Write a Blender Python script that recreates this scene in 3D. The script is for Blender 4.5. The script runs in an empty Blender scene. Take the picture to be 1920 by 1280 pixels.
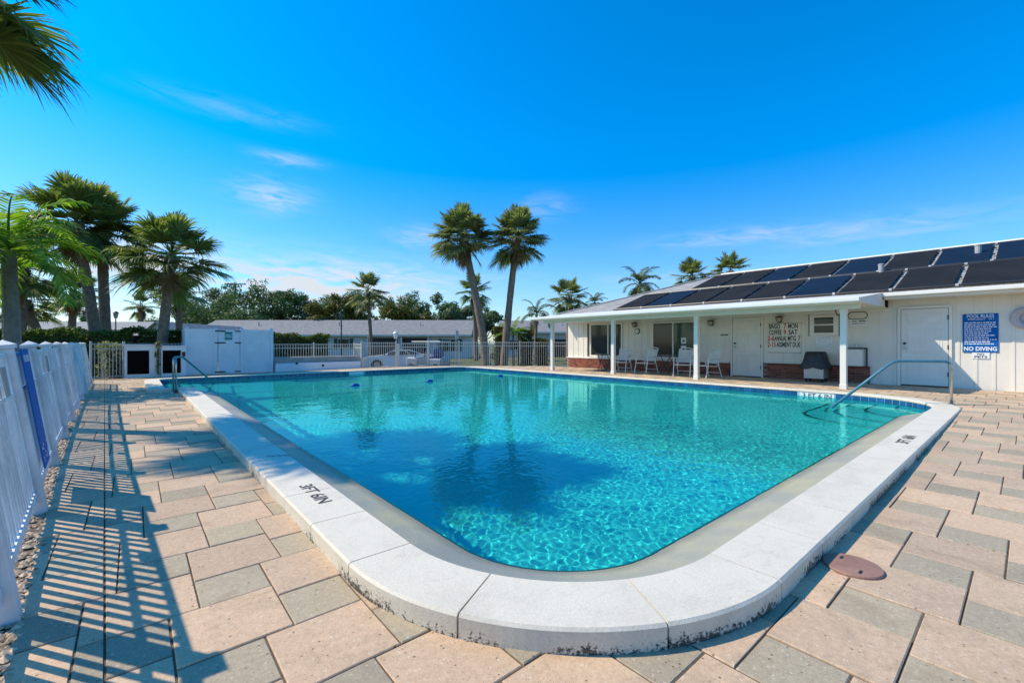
import bpy, bmesh, math, random
from mathutils import Vector, Matrix, noise
from mathutils.geometry import tessellate_polygon
random.seed(7)
R = math.radians
scene = bpy.context.scene
COL = scene.collection
# ------------------------------------------------------------------ camera, sky, sun
F, HY, CX, CAMZ = 830.0, 643.0, 960.0, 1.13
YAW = R(40.5)
FW = Vector((math.sin(YAW), math.cos(YAW), 0)); RT = Vector((math.cos(YAW), -math.sin(YAW), 0))
cd = bpy.data.cameras.new("camera"); cam = bpy.data.objects.new("camera", cd); COL.objects.link(cam)
cam.location = (0, 0, CAMZ); cam.rotation_euler = (R(90), 0, -YAW)
cd.sensor_width = 36.0; cd.lens = 36.0 * F / 1920.0; cd.shift_y = 3.0 / 1920.0
cd.clip_start = 0.05; cd.clip_end = 3000
scene.camera = cam
SUN_H = Vector((-0.663, 0.749, 0)).normalized(); SUN_EL = R(45)
sunv = SUN_H * math.cos(SUN_EL) + Vector((0, 0, math.sin(SUN_EL)))
sl = bpy.data.lights.new("sun", 'SUN'); sl.energy = 5.0; sl.angle = R(0.53); sl.color = (1.0, 0.865, 0.67)
sl.cycles.is_caustics_light = True
so = bpy.data.objects.new("sun", sl); COL.objects.link(so); so.location = (0, 0, 40)
so.rotation_euler = sunv.to_track_quat('Z', 'Y').to_euler()

world = bpy.data.worlds.new("World"); scene.world = world; world.use_nodes = True
wn = world.node_tree; wn.nodes.clear()
def WN(t, **k):
    n = wn.nodes.new(t)
    for a, b in k.items(): setattr(n, a, b)
    return n
def wmath(op, a, b=None, c=None, clamp=False):
    n = WN('ShaderNodeMath', operation=op, use_clamp=clamp)
    for i, v in enumerate((a, b, c)):
        if v is None: continue
        if isinstance(v, (int, float)): n.inputs[i].default_value = v
        else: wn.links.new(v, n.inputs[i])
    return n.outputs[0]
sky = WN('ShaderNodeTexSky', sky_type='NISHITA', sun_disc=False, sun_elevation=SUN_EL,
         sun_rotation=math.atan2(SUN_H.x, SUN_H.y), altitude=0, air_density=1.0, dust_density=0.6, ozone_density=2.2)
tint = WN('ShaderNodeMix', data_type='RGBA', blend_type='MULTIPLY'); tint.inputs[0].default_value = 1.0
wn.links.new(sky.outputs[0], tint.inputs[6])
hsv = WN('ShaderNodeHueSaturation'); hsv.inputs['Saturation'].default_value = 1.14; hsv.inputs['Value'].default_value = 1.55
wn.links.new(tint.outputs[2], hsv.inputs['Color'])
tc = WN('ShaderNodeTexCoord'); sep = WN('ShaderNodeSeparateXYZ'); wn.links.new(tc.outputs['Generated'], sep.inputs[0])
az = wmath('MULTIPLY', wmath('ARCTAN2', sep.outputs[0], sep.outputs[1]), 180 / math.pi)
el = wmath('MULTIPLY', wmath('ARCSINE', sep.outputs[2]), 180 / math.pi)
elf = wmath('DIVIDE', el, 24.0, clamp=True)
tmix = WN('ShaderNodeMix', data_type='RGBA'); wn.links.new(elf, tmix.inputs[0]); tmix.inputs[6].default_value = (.86, .96, 1.10, 1); tmix.inputs[7].default_value = (.40, 1.01, 1.46, 1)
wn.links.new(tmix.outputs[2], tint.inputs[7])
comb = WN('ShaderNodeCombineXYZ')
wn.links.new(wmath('MULTIPLY', az, 0.16), comb.inputs[0])
wn.links.new(wmath('ADD', wmath('MULTIPLY', el, 0.75), wmath('MULTIPLY', az, 0.05)), comb.inputs[1])
nz = WN('ShaderNodeTexNoise'); nz.inputs['Scale'].default_value = 1.3; nz.inputs['Detail'].default_value = 7
nz.inputs['Roughness'].default_value = 0.62; nz.inputs['Distortion'].default_value = 0.7
wn.links.new(comb.outputs[0], nz.inputs['Vector'])
total = None
# cloud wisps: azimuth, elevation, half-width, half-height (degrees), density
for a0, e0, sa, se, dens in [(17, 6.6, 13, 2.8, 2.2), (0, 7.8, 9, 2.6, 1.9), (-14, 5, 9, 3, 0.9), (12.0, 16.2, 3.6, 1.5, .8), (13.5, 20.3, 3.0, .6, .5),
                             (8.5, 24.0, 6, .8, .22), (79, 11.2, 9, 1.2, .45), (68, 12.0, 9, .9, .5), (44.5, 17.0, 3.2, 1.4, .32), (29, 13.2, 3.4, 1.2, .6),
                             (33, 8.3, 8, 1.0, .5), (60, 8, 8, .8, .35), (120, 10, 14, 2, .7), (-60, 14, 16, 3, .7), (170, 12, 20, 3, .7), (-120, 9, 18, 2.6, .8)]:
    dx = wmath('DIVIDE', wmath('SUBTRACT', az, a0), sa); dy = wmath('DIVIDE', wmath('SUBTRACT', el, e0), se)
    r2 = wmath('ADD', wmath('MULTIPLY', dx, dx), wmath('MULTIPLY', dy, dy))
    g = wmath('MULTIPLY', wmath('EXPONENT', wmath('MULTIPLY', r2, -1.0)), dens)
    total = g if total is None else wmath('MAXIMUM', total, g)
shape = wmath('MULTIPLY', wmath('SUBTRACT', nz.outputs[0], 0.36), 3.6, clamp=True)
mask = wmath('MULTIPLY', wmath('MULTIPLY', shape, total), 0.86, clamp=True)
mixc = WN('ShaderNodeMix', data_type='RGBA'); wn.links.new(mask, mixc.inputs[0])
wn.links.new(hsv.outputs[0], mixc.inputs[6]); mixc.inputs[7].default_value = (6.6, 7.2, 7.9, 1)
bg = WN('ShaderNodeBackground'); bg.inputs[1].default_value = 0.108; wn.links.new(mixc.outputs[2], bg.inputs[0])
wo = WN('ShaderNodeOutputWorld'); wn.links.new(bg.outputs[0], wo.inputs[0])
vs = scene.view_settings; vs.view_transform = 'Standard'; vs.look = 'None'; vs.exposure = 0.05; vs.gamma = 1.0; vs.use_curve_mapping = False
scene.render.engine = 'CYCLES'
cy = scene.cycles; cy.use_denoising = True; cy.max_bounces = 7; cy.transparent_max_bounces = 16
cy.sample_clamp_indirect = 6.0; cy.caustics_reflective = False; cy.caustics_refractive = True

# ------------------------------------------------------------------ helpers
GZ = -0.45                                    # lawn and street level; the pool deck lies higher
def deck_z(x): return -0.10 if x < 4.5 else (-0.012 if x > 11.5 else -0.10 + 0.088 * (x - 4.5) / 7.0)
def px(x, d, z=GZ):                           # a column of the photograph and a distance along the view -> ground position
    p = FW * d + RT * ((x - CX) / F * d); return Vector((p.x, p.y, z))
def pz(y, d): return CAMZ - (y - HY) / F * d
class MB:
    def __init__(s): s.v = []; s.f = []
    def add(s, vs, fs):
        n = len(s.v); s.v += [tuple(v) for v in vs]; s.f += [tuple(i + n for i in f) for f in fs]; return s
    def box(s, x0, x1, y0, y1, z0, z1, M=None):
        v = [Vector((x, y, z)) for z in (z0, z1) for y in (y0, y1) for x in (x0, x1)]
        if M is not None: v = [M @ p for p in v]
        return s.add(v, [(0, 2, 3, 1), (4, 5, 7, 6), (0, 1, 5, 4), (2, 6, 7, 3), (0, 4, 6, 2), (1, 3, 7, 5)])
    def bbox(s, x0, x1, y0, y1, z0, z1, b=0.006, M=None):     # box with chamfered edges
        X, Y, Z = (x0, x1), (y0, y1), (z0, z1); v = []; idx = {}
        for i in (0, 1):
            for j in (0, 1):
                for k in (0, 1):
                    sx, sy, sz = (1 - 2 * i) * b, (1 - 2 * j) * b, (1 - 2 * k) * b
                    for a, p in enumerate(((X[i], Y[j] + sy, Z[k] + sz), (X[i] + sx, Y[j], Z[k] + sz), (X[i] + sx, Y[j] + sy, Z[k]))):
                        idx[i, j, k, a] = len(v); v.append(Vector(p) if M is None else M @ Vector(p))
        f = []
        for i in (0, 1):
            q = [idx[i, 0, 0, 0], idx[i, 0, 1, 0], idx[i, 1, 1, 0], idx[i, 1, 0, 0]]; f.append(q if i == 0 else q[::-1])
            q = [idx[0, i, 0, 1], idx[1, i, 0, 1], idx[1, i, 1, 1], idx[0, i, 1, 1]]; f.append(q if i == 0 else q[::-1])
            q = [idx[0, 0, i, 2], idx[0, 1, i, 2], idx[1, 1, i, 2], idx[1, 0, i, 2]]; f.append(q if i == 0 else q[::-1])
        for i in (0, 1):
            for j in (0, 1):
                f.append([idx[i, j, 0, 0], idx[i, j, 1, 0], idx[i, j, 1, 1], idx[i, j, 0, 1]])
                f.append([idx[i, 0, j, 0], idx[i, 1, j, 0], idx[i, 1, j, 2], idx[i, 0, j, 2]])
                f.append([idx[0, i, j, 1], idx[1, i, j, 1], idx[1, i, j, 2], idx[0, i, j, 2]])
                for k in (0, 1): f.append([idx[i, j, k, 0], idx[i, j, k, 1], idx[i, j, k, 2]])
        return s.add(v, f)
    def tube(s, pts, r, n=8, cap=True):
        pts = [Vector(p) for p in pts]; rr = r if isinstance(r, (list, tuple)) else [r] * len(pts)
        rings = []; up = None
        for i, p in enumerate(pts):
            t = (pts[min(i + 1, len(pts) - 1)] - pts[max(i - 1, 0)]).normalized()
            if up is None: up = t.orthogonal().normalized()
            up = (up - t * up.dot(t)).normalized(); b = t.cross(up)
            rings.append([p + (up * math.cos(2 * math.pi * k / n) + b * math.sin(2 * math.pi * k / n)) * rr[i] for k in range(n)])
        v = [q for g in rings for q in g]; f = []
        for i in range(len(pts) - 1):
            for k in range(n): f.append((i * n + k, i * n + (k + 1) % n, (i + 1) * n + (k + 1) % n, (i + 1) * n + k))
        if cap: f.append(tuple(range(n))[::-1]); f.append(tuple((len(pts) - 1) * n + k for k in range(n)))
        return s.add(v, f)
    def lathe(s, prof, c=(0, 0, 0), n=20, M=None):
        c = Vector(c); v = []; f = []
        for r, z in prof:
            for k in range(n):
                p = Vector((r * math.cos(2 * math.pi * k / n), r * math.sin(2 * math.pi * k / n), z))
                v.append(c + (p if M is None else M @ p))
        for i in range(len(prof) - 1):
            for k in range(n): f.append((i * n + k, i * n + (k + 1) % n, (i + 1) * n + (k + 1) % n, (i + 1) * n + k))
        f.append(tuple(range(n))[::-1]); f.append(tuple((len(prof) - 1) * n + k for k in range(n)))
        return s.add(v, f)
    def prism(s, poly, z0, z1):
        n = len(poly); zt = z1 if callable(z1) else (lambda x, y: z1)
        v = [(x, y, z0) for x, y in poly] + [(x, y, zt(x, y)) for x, y in poly]
        return s.add(v, [tuple(range(n))[::-1], tuple(range(n, 2 * n))] + [(i, (i + 1) % n, n + (i + 1) % n, n + i) for i in range(n)])
    def mesh(s, name, m, smooth=False):
        me = bpy.data.meshes.new(name); me.from_pydata(s.v, [], s.f)
        if m is not None: me.materials.append(m)
        if smooth: me.polygons.foreach_set('use_smooth', [True] * len(me.polygons))
        me.update(); return me
    def build(s, name, m, parent=None, smooth=False, **k):
        return link(name, s.mesh(name, m, smooth), parent, **k)
def link(name, me, parent=None, loc=None, rot=None, scale=None, **k):
    o = bpy.data.objects.new(name, me); COL.objects.link(o)
    if parent is not None: o.parent = parent
    if loc is not None: o.location = loc
    if rot is not None: o.rotation_euler = rot
    if scale is not None: o.scale = (scale,) * 3 if isinstance(scale, (int, float)) else scale
    return tag(o, **k)
def tag(o, label=None, cat=None, group=None, kind=None):
    if label: o['label'] = label
    if cat: o['category'] = cat
    if group: o['group'] = group
    if kind: o['kind'] = kind
    return o
def empty(name, loc=(0, 0, 0), rz=0, **k):
    o = bpy.data.objects.new(name, None); COL.objects.link(o); o.empty_display_size = 0.1
    o.location = loc; o.rotation_euler = (0, 0, rz); return tag(o, **k)
def arc(c, a, b, r, t0, t1, n=8): return [Vector(c) + Vector(a) * (r * math.cos(t0 + (t1 - t0) * i / n)) + Vector(b) * (r * math.sin(t0 + (t1 - t0) * i / n)) for i in range(n + 1)]
_tx = {}
def text_mesh(s, size, m, extrude=0.0008, bold=0.0):
    cu = bpy.data.curves.new('lettering', 'FONT'); cu.body = s; cu.size = size; cu.extrude = extrude; cu.align_x = 'CENTER'; cu.align_y = 'CENTER'; cu.offset = bold; cu.resolution_u = 3
    o = bpy.data.objects.new('lettering', cu); COL.objects.link(o)
    dg = bpy.context.evaluated_depsgraph_get(); me = bpy.data.meshes.new_from_object(o.evaluated_get(dg))
    bpy.data.objects.remove(o); bpy.data.curves.remove(cu); me.materials.clear(); me.materials.append(m); return me
def frame_matrix(o, ex, ey):
    ex = Vector(ex).normalized(); ey = Vector(ey).normalized(); ez = ex.cross(ey)
    M = Matrix((ex, ey, ez)).transposed().to_4x4(); M.translation = Vector(o); return M
def put_text(s, size, m, o, ex, ey, parent, width=None, name='lettering', bold=0.0, sy=1.0, label=None):
    me = text_mesh(s, size, m, bold=bold); M = frame_matrix(o, ex, ey); xs = [v.co.x for v in me.vertices]
    sx = width / (max(xs) - min(xs)) if width else 1.0
    me.transform(M @ Matrix.Diagonal((sx, sy, 1, 1))); me.update(); return link(name, me, parent, label=label)

# ------------------------------------------------------------------ materials
def new_mat(name):
    m = bpy.data.materials.new(name); m.use_nodes = True; t = m.node_tree; b = t.nodes['Principled BSDF']; return m, t, b
def lnk(t, a, b): t.links.new(a, b)
def nnoise(t, vec, scale, detail=4, rough=0.55, dist=0.0):
    n = t.nodes.new('ShaderNodeTexNoise'); n.inputs['Scale'].default_value = scale; n.inputs['Detail'].default_value = detail
    n.inputs['Roughness'].default_value = rough; n.inputs['Distortion'].default_value = dist
    if vec is not None: lnk(t, vec, n.inputs['Vector'])
    return n.outputs[0]
def ramp(t, fac, stops):
    n = t.nodes.new('ShaderNodeValToRGB'); e = n.color_ramp.elements
    while len(e) < len(stops): e.new(0.5)
    for q, (p, c) in zip(e, stops): q.position = p; q.color = (c if len(c) == 4 else (*c, 1)) if isinstance(c, (tuple, list)) else (c, c, c, 1)
    lnk(t, fac, n.inputs[0]); return n.outputs[0]
def mixn(t, fac, a, b, blend='MIX'):
    n = t.nodes.new('ShaderNodeMix'); n.data_type = 'RGBA'; n.blend_type = blend
    for s, v in ((0, fac), (6, a), (7, b)):
        if isinstance(v, (int, float)): n.inputs[s].default_value = v
        elif isinstance(v, tuple): n.inputs[s].default_value = (*v, 1)
        else: lnk(t, v, n.inputs[s])
    return n.outputs[2]
def nmath(t, op, a, b=None, clamp=False):
    n = t.nodes.new('ShaderNodeMath'); n.operation = op; n.use_clamp = clamp
    for i, v in enumerate((a, b)):
        if v is None: continue
        if isinstance(v, (int, float)): n.inputs[i].default_value = v
        else: lnk(t, v, n.inputs[i])
    return n.outputs[0]
def bump(t, b, h, strength, dist=0.01):
    n = t.nodes.new('ShaderNodeBump'); n.inputs['Strength'].default_value = strength; n.inputs['Distance'].default_value = dist
    lnk(t, h, n.inputs['Height']); lnk(t, n.outputs[0], b.inputs['Normal']); return n
def geo(t): return t.nodes.new('ShaderNodeNewGeometry')
def pm(name, c1, c2=None, scale=6.0, rough=0.6, bmp=0.0, bscale=None, metal=0.0, spec=0.5, vary=0.0, world_pos=True):
    """plain procedural material: two tones of noise, fine relief, tint per loose piece"""
    m, t, b = new_mat(name); g = geo(t); vec = g.outputs['Position']
    if not world_pos:
        tcn = t.nodes.new('ShaderNodeTexCoord'); vec = tcn.outputs['Object']
    c2 = c2 or tuple(x * 0.85 for x in c1)
    n = nnoise(t, vec, scale, 5)
    col = ramp(t, n, [(0.32, c2), (0.68, c1)])
    if vary:
        oi = t.nodes.new('ShaderNodeObjectInfo'); rnd = nmath(t, 'FRACT', nmath(t, 'ADD', oi.outputs['Random'], g.outputs['Random Per Island']))
        k = nmath(t, 'ADD', nmath(t, 'MULTIPLY', rnd, 2 * vary), 1 - vary)
        cmb = t.nodes.new('ShaderNodeCombineXYZ')
        for i in range(3): lnk(t, k, cmb.inputs[i])
        col = mixn(t, 1.0, col, cmb.outputs[0], 'MULTIPLY')
    lnk(t, col, b.inputs['Base Color']); b.inputs['Roughness'].default_value = rough; b.inputs['Metallic'].default_value = metal
    b.inputs['Specular IOR Level'].default_value = spec
    if bmp: bump(t, b, nnoise(t, vec, bscale or scale * 4, 6), bmp)
    return m
def foliage(name, c1, c2, c3, trans=0.25):
    m, t, b = new_mat(name); g = geo(t); oi = t.nodes.new('ShaderNodeObjectInfo')
    rnd = nmath(t, 'FRACT', nmath(t, 'ADD', oi.outputs['Random'], g.outputs['Random Per Island']))
    col = ramp(t, rnd, [(0.0, c1), (0.55, c2), (1.0, c3)])
    lnk(t, col, b.inputs['Base Color']); b.inputs['Roughness'].default_value = 0.5; b.inputs['Specular IOR Level'].default_value = 0.22
    tr = t.nodes.new('ShaderNodeBsdfTranslucent'); lnk(t, mixn(t, 1.0, col, (1.5, 1.7, 0.7), 'MULTIPLY'), tr.inputs[0])
    mx = t.nodes.new('ShaderNodeMixShader'); mx.inputs[0].default_value = trans
    out = t.nodes['Material Output']; lnk(t, b.outputs[0], mx.inputs[1]); lnk(t, tr.outputs[0], mx.inputs[2]); lnk(t, mx.outputs[0], out.inputs[0]); return m
M = {}
M['white'] = pm('white_paint', (.80, .765, .69), (.74, .705, .63), 3, .45, .12, 40)
M['siding'] = pm('siding_paint', (.80, .755, .665), (.73, .685, .595), 1.6, .5, .15, 30)
M['trim'] = pm('trim_paint', (.82, .785, .715), (.76, .725, .655), 2, .4)
M['soffit'] = pm('soffit_paint', (.76, .735, .66), (.70, .675, .60), 2, .55)
M['vinyl'] = pm('white_vinyl', (.80, .82, .85), (.70, .72, .75), 2.2, .35, .06, 10)
M['fence_left'] = pm('weathered_white_vinyl', (.78, .79, .79), (.52, .54, .55), 3.5, .45, .15, 30, vary=.14)
M['fence_back'] = pm('cream_powder_coat', (.66, .61, .52), (.56, .52, .44), 3, .45)
M['fence_grey'] = pm('grey_powder_coat', (.48, .48, .46), (.38, .38, .36), 3, .5)
M['black'] = pm('black_metal', (.015, .015, .017), (.03, .03, .03), 8, .5)
M['vent_black'] = pm('black_vent', (.004, .004, .004), (.006, .006, .006), 8, .9, spec=.05)
M['ink'] = pm('black_ink', (.02, .02, .022), (.05, .05, .05), 60, .7)
M['red_ink'] = pm('red_ink', (.62, .04, .03), (.5, .03, .03), 30, .6)
M['faded_ink'] = pm('faded_red_ink', (.26, .14, .13), (.5, .42, .40), 45, .8)
M['steel'] = pm('stainless_steel', (.62, .58, .52), (.5, .46, .42), 5, .22, metal=1.0)
M['rail_blue'] = pm('blue_rail_sleeve', (.055, .21, .29), (.04, .16, .23), 12, .45)
M['sign_blue'] = pm('sign_blue', (.004, .125, .42), (.004, .105, .35), 3, .6, spec=.12)
M['sign_white'] = pm('sign_white', (.82, .83, .84), (.76, .77, .78), 3, .4)
M['teal'] = pm('teal_sign', (.06, .40, .36), (.05, .34, .31), 8, .4)
M['teal_dark'] = pm('teal_dark_print', (.02, .14, .14), (.02, .11, .11), 8, .4)
M['brick'] = pm('red_brick', (.30, .085, .045), (.17, .05, .032), 9, .85, .5, 60, vary=.35)
M['mortar'] = pm('grey_mortar', (.30, .25, .21), (.22, .18, .15), 12, .9)
M['dark_trim'] = pm('dark_bronze', (.035, .027, .02), (.06, .045, .03), 15, .4, metal=.6)
M['lamp_glass'] = pm('lamp_glass', (.55, .50, .40), (.45, .40, .32), 10, .25)
M['gravel'] = pm('river_gravel', (.62, .46, .30), (.38, .26, .16), 14, .8, .2, 50, vary=.35)
M['mulch'] = pm('sandy_soil', (.26, .20, .14), (.16, .12, .08), 9, .95, .5, 30)
M['joint'] = pm('joint_sand', (.17, .115, .07), (.09, .06, .038), 20, .95)
M['lid'] = pm('mauve_plastic_lid', (.36, .20, .145), (.26, .14, .10), 9, .65, .2, 50)
M['tile'] = pm('blue_pool_tile', (.020, .11, .26), (.010, .065, .18), 7, .14, vary=.25)
M['grout'] = pm('pale_grout', (.42, .55, .62), (.36, .48, .55), 20, .8)
M['tile_white'] = pm('white_pool_tile', (.80, .82, .82), (.74, .76, .76), 9, .2)
M['shingle'] = None
M['asphalt'] = pm('asphalt', (.16, .155, .15), (.10, .10, .10), 2.0, .9, .3, 60)
M['concrete'] = pm('grey_concrete', (.42, .38, .33), (.30, .27, .23), 3.0, .85, .25, 40)
M['panel_black'] = pm('solar_mat_black', (.014, .014, .014), (.024, .023, .022), 1.3, .75, .2, 40, spec=.12)
M['panel_reflection_tint'] = pm('solar_mat_reflection_tint', (.007, .020, .043), (.005, .015, .033), 1.3, .7, .2, 40, spec=.14)  # bluish reflection on some panels, painted into the mat colour
M['pipe_black'] = pm('black_pipe', (.012, .012, .012), (.02, .02, .02), 8, .4)
M['pipe_grey'] = pm('grey_vent_pipe', (.45, .45, .44), (.36, .36, .35), 8, .6)
M['cover_black'] = pm('black_vinyl_cover', (.012, .013, .015), (.03, .03, .033), 9, .5, .4, 30)
M['silver'] = pm('silver_sheet_metal', (.48, .45, .41), (.40, .37, .34), 4, .35, metal=.55)
M['glass_dark'] = pm('dark_window_glass', (.020, .026, .024), (.028, .034, .030), 1.2, .08, spec=.35)
M['glass_green'] = pm('green_window_glass', (.035, .075, .058), (.05, .10, .078), 1.0, .08, spec=.35)
M['glass_blue'] = pm('blue_window_glass', (.03, .05, .06), (.04, .06, .07), 1.0, .08, spec=.35)
M['bark'] = pm('palm_bark', (.29, .20, .135), (.15, .10, .068), 7, .9, .8, 28)
M['bark_grey'] = pm('ringed_grey_bark', (.26, .235, .205), (.16, .145, .125), 5, .85, .5, 30)
M['boots'] = pm('old_leaf_bases', (.20, .12, .07), (.09, .055, .035), 9, .9, .5, 30)
M['wood'] = pm('tree_bark', (.09, .07, .05), (.05, .04, .03), 6, .95, .5, 20)
M['sabal'] = foliage('palm_frond', (0.088, 0.131, 0.035), (0.169, 0.206, 0.056), (0.325, 0.325, 0.119), .34)
M['sabal2'] = foliage('palm_frond_grey', (0.119, 0.144, 0.056), (0.213, 0.231, 0.090), (0.388, 0.375, 0.188), .34)
M['dead'] = foliage('dead_frond', (.16, .10, .05), (.24, .16, .08), (.32, .23, .13), .15)
M['pinnate'] = foliage('bright_feather_frond', (.09, .18, .016), (.16, .28, .026), (.30, .38, .05), .38)
M['pinnate2'] = foliage('dull_feather_frond', (.05, .085, .022), (.09, .115, .032), (.17, .165, .055), .28)
M['oak'] = foliage('oak_leaves', (0.047, 0.089, 0.030), (0.089, 0.140, 0.047), (0.163, 0.209, 0.079), .24)
M['oak2'] = foliage('grey_oak_leaves', (0.089, 0.126, 0.062), (0.144, 0.184, 0.091), (0.222, 0.247, 0.131), .24)
M['yellow'] = foliage('yellow_green_leaves', (.08, .085, .014), (.13, .12, .022), (.20, .165, .035), .25)
M['hedge'] = foliage('hedge_leaves', (0.037, 0.073, 0.013), (0.081, 0.125, 0.020), (0.156, 0.188, 0.035), .25)
M['variegated'] = foliage('variegated_leaves', (.12, .13, .03), (.32, .30, .10), (.45, .42, .25), .25)
M['car_white'] = pm('white_car_paint', (.82, .82, .83), (.78, .78, .79), 2, .15)
M['cart_grey'] = pm('grey_cart_body', (.42, .44, .47), (.36, .38, .41), 3, .3)
M['tyre'] = pm('tyre_rubber', (.015, .015, .015), (.025, .025, .025), 12, .8)
M['cushion_blue'] = pm('blue_vinyl', (.02, .06, .30), (.016, .05, .24), 6, .5)
M['float_blue'] = pm('blue_float_plastic', (.008, .05, .42), (.006, .04, .34), 6, .3)
M['rope'] = pm('pale_rope', (.55, .60, .62), (.45, .50, .52), 40, .8)
M['chair'] = pm('white_chair_frame', (.74, .72, .67), (.66, .64, .59), 4, .4)
M['strap'] = pm('cream_strap', (.70, .67, .60), (.60, .57, .50), 5, .5)
M['tabletop'] = pm('table_top', (.20, .22, .21), (.14, .15, .15), 6, .25)
M['house_wall'] = pm('pale_house_wall', (.55, .60, .62), (.48, .53, .55), 1.0, .7)
M['house_white'] = pm('white_house_wall', (.74, .74, .71), (.66, .66, .63), 1.0, .7)
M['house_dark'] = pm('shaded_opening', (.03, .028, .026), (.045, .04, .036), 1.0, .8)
M['green_pole'] = pm('dark_green_pole', (.02, .045, .04), (.03, .06, .05), 6, .5)
M['ring'] = pm('grey_ring', (.52, .48, .48), (.34, .32, .34), 5, .6)

def shingle_mat(name, c1, c2):
    m, t, b = new_mat(name); g = geo(t); br = t.nodes.new('ShaderNodeTexBrick')
    mp = t.nodes.new('ShaderNodeMapping'); tcn = t.nodes.new('ShaderNodeTexCoord'); lnk(t, tcn.outputs['Object'], mp.inputs[0])
    lnk(t, mp.outputs[0], br.inputs['Vector'])
    br.inputs['Scale'].default_value = 3.2; br.inputs['Mortar Size'].default_value = .02; br.inputs['Brick Width'].default_value = .55; br.inputs['Row Height'].default_value = .42
    br.inputs['Color1'].default_value = (*c1, 1); br.inputs['Color2'].default_value = (*c2, 1); br.inputs['Mortar'].default_value = (*[x * .62 for x in c2], 1)
    n = nnoise(t, g.outputs['Position'], 2.6, 6, .7)
    col = mixn(t, 1.0, br.outputs[0], ramp(t, n, [(.3, .72), (.7, 1.12)]), 'MULTIPLY')
    lnk(t, col, b.inputs['Base Color']); b.inputs['Roughness'].default_value = .92; bump(t, b, nnoise(t, g.outputs['Position'], 60, 5), .5); return m
M['shingle'] = shingle_mat('pale_shingles', (.40, .385, .36), (.33, .32, .30))
M['shingle_grey'] = shingle_mat('grey_shingles', (.30, .29, .28), (.23, .225, .22))

def paver_mat(name, base, dark, light):
    m, t, b = new_mat(name); g = geo(t); P = g.outputs['Position']; oi = t.nodes.new('ShaderNodeObjectInfo')
    rnd = nmath(t, 'FRACT', nmath(t, 'ADD', oi.outputs['Random'], g.outputs['Random Per Island']))
    big = nnoise(t, P, 1.1, 5, .6)
    col = ramp(t, big, [(.3, dark), (.7, base)])
    k = ramp(t, rnd, [(0, (.84, .85, .87)), (.5, (1, 1, 1)), (1, (1.13, 1.10, 1.06))]); col = mixn(t, 1.0, col, k, 'MULTIPLY')
    mott = nnoise(t, P, 38, 4, .7); col = mixn(t, 1.0, col, ramp(t, mott, [(.25, .82), (.75, 1.14)]), 'MULTIPLY')
    v = t.nodes.new('ShaderNodeTexVoronoi'); v.inputs['Scale'].default_value = 62; lnk(t, P, v.inputs['Vector'])
    vc = t.nodes.new('ShaderNodeSeparateColor'); lnk(t, v.outputs['Color'], vc.inputs[0])
    dot = ramp(t, v.outputs['Distance'], [(.26, 1.0), (.40, 0.0)])
    isl = nmath(t, 'MULTIPLY', dot, nmath(t, 'GREATER_THAN', vc.outputs[0], .90)); isd = nmath(t, 'MULTIPLY', dot, nmath(t, 'LESS_THAN', vc.outputs[0], .03))
    col = mixn(t, nmath(t, 'MULTIPLY', isl, .55), col, light); col = mixn(t, nmath(t, 'MULTIPLY', isd, .8), col, (.12, .085, .06))
    v2 = t.nodes.new('ShaderNodeTexVoronoi'); v2.inputs['Scale'].default_value = 150; lnk(t, P, v2.inputs['Vector'])
    vc2 = t.nodes.new('ShaderNodeSeparateColor'); lnk(t, v2.outputs['Color'], vc2.inputs[0]); d2 = ramp(t, v2.outputs['Distance'], [(.25, 1.0), (.45, 0.0)])
    col = mixn(t, nmath(t, 'MULTIPLY', nmath(t, 'MULTIPLY', d2, nmath(t, 'GREATER_THAN', vc2.outputs[0], .80)), .45), col, light)
    col = mixn(t, nmath(t, 'MULTIPLY', nmath(t, 'MULTIPLY', d2, nmath(t, 'LESS_THAN', vc2.outputs[0], .12)), .55), col, (.16, .10, .06))
    st = ramp(t, nnoise(t, P, 2.3, 7, .75, .6), [(.52, 0.0), (.70, .5)]); col = mixn(t, st, col, (.27, .20, .135))
    lnk(t, col, b.inputs['Base Color']); b.inputs['Roughness'].default_value = .82; b.inputs['Specular IOR Level'].default_value = .3
    bump(t, b, nmath(t, 'ADD', nnoise(t, P, 120, 5, .7), nmath(t, 'MULTIPLY', nnoise(t, P, 12, 4), .8)), .32, .006); return m
M['paver_pink'] = paver_mat('pink_paver', (.61, .435, .285), (.53, .375, .245), (.72, .62, .49))
M['paver_grey'] = paver_mat('grey_paver', (.455, .375, .255), (.38, .315, .215), (.64, .57, .46))

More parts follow.
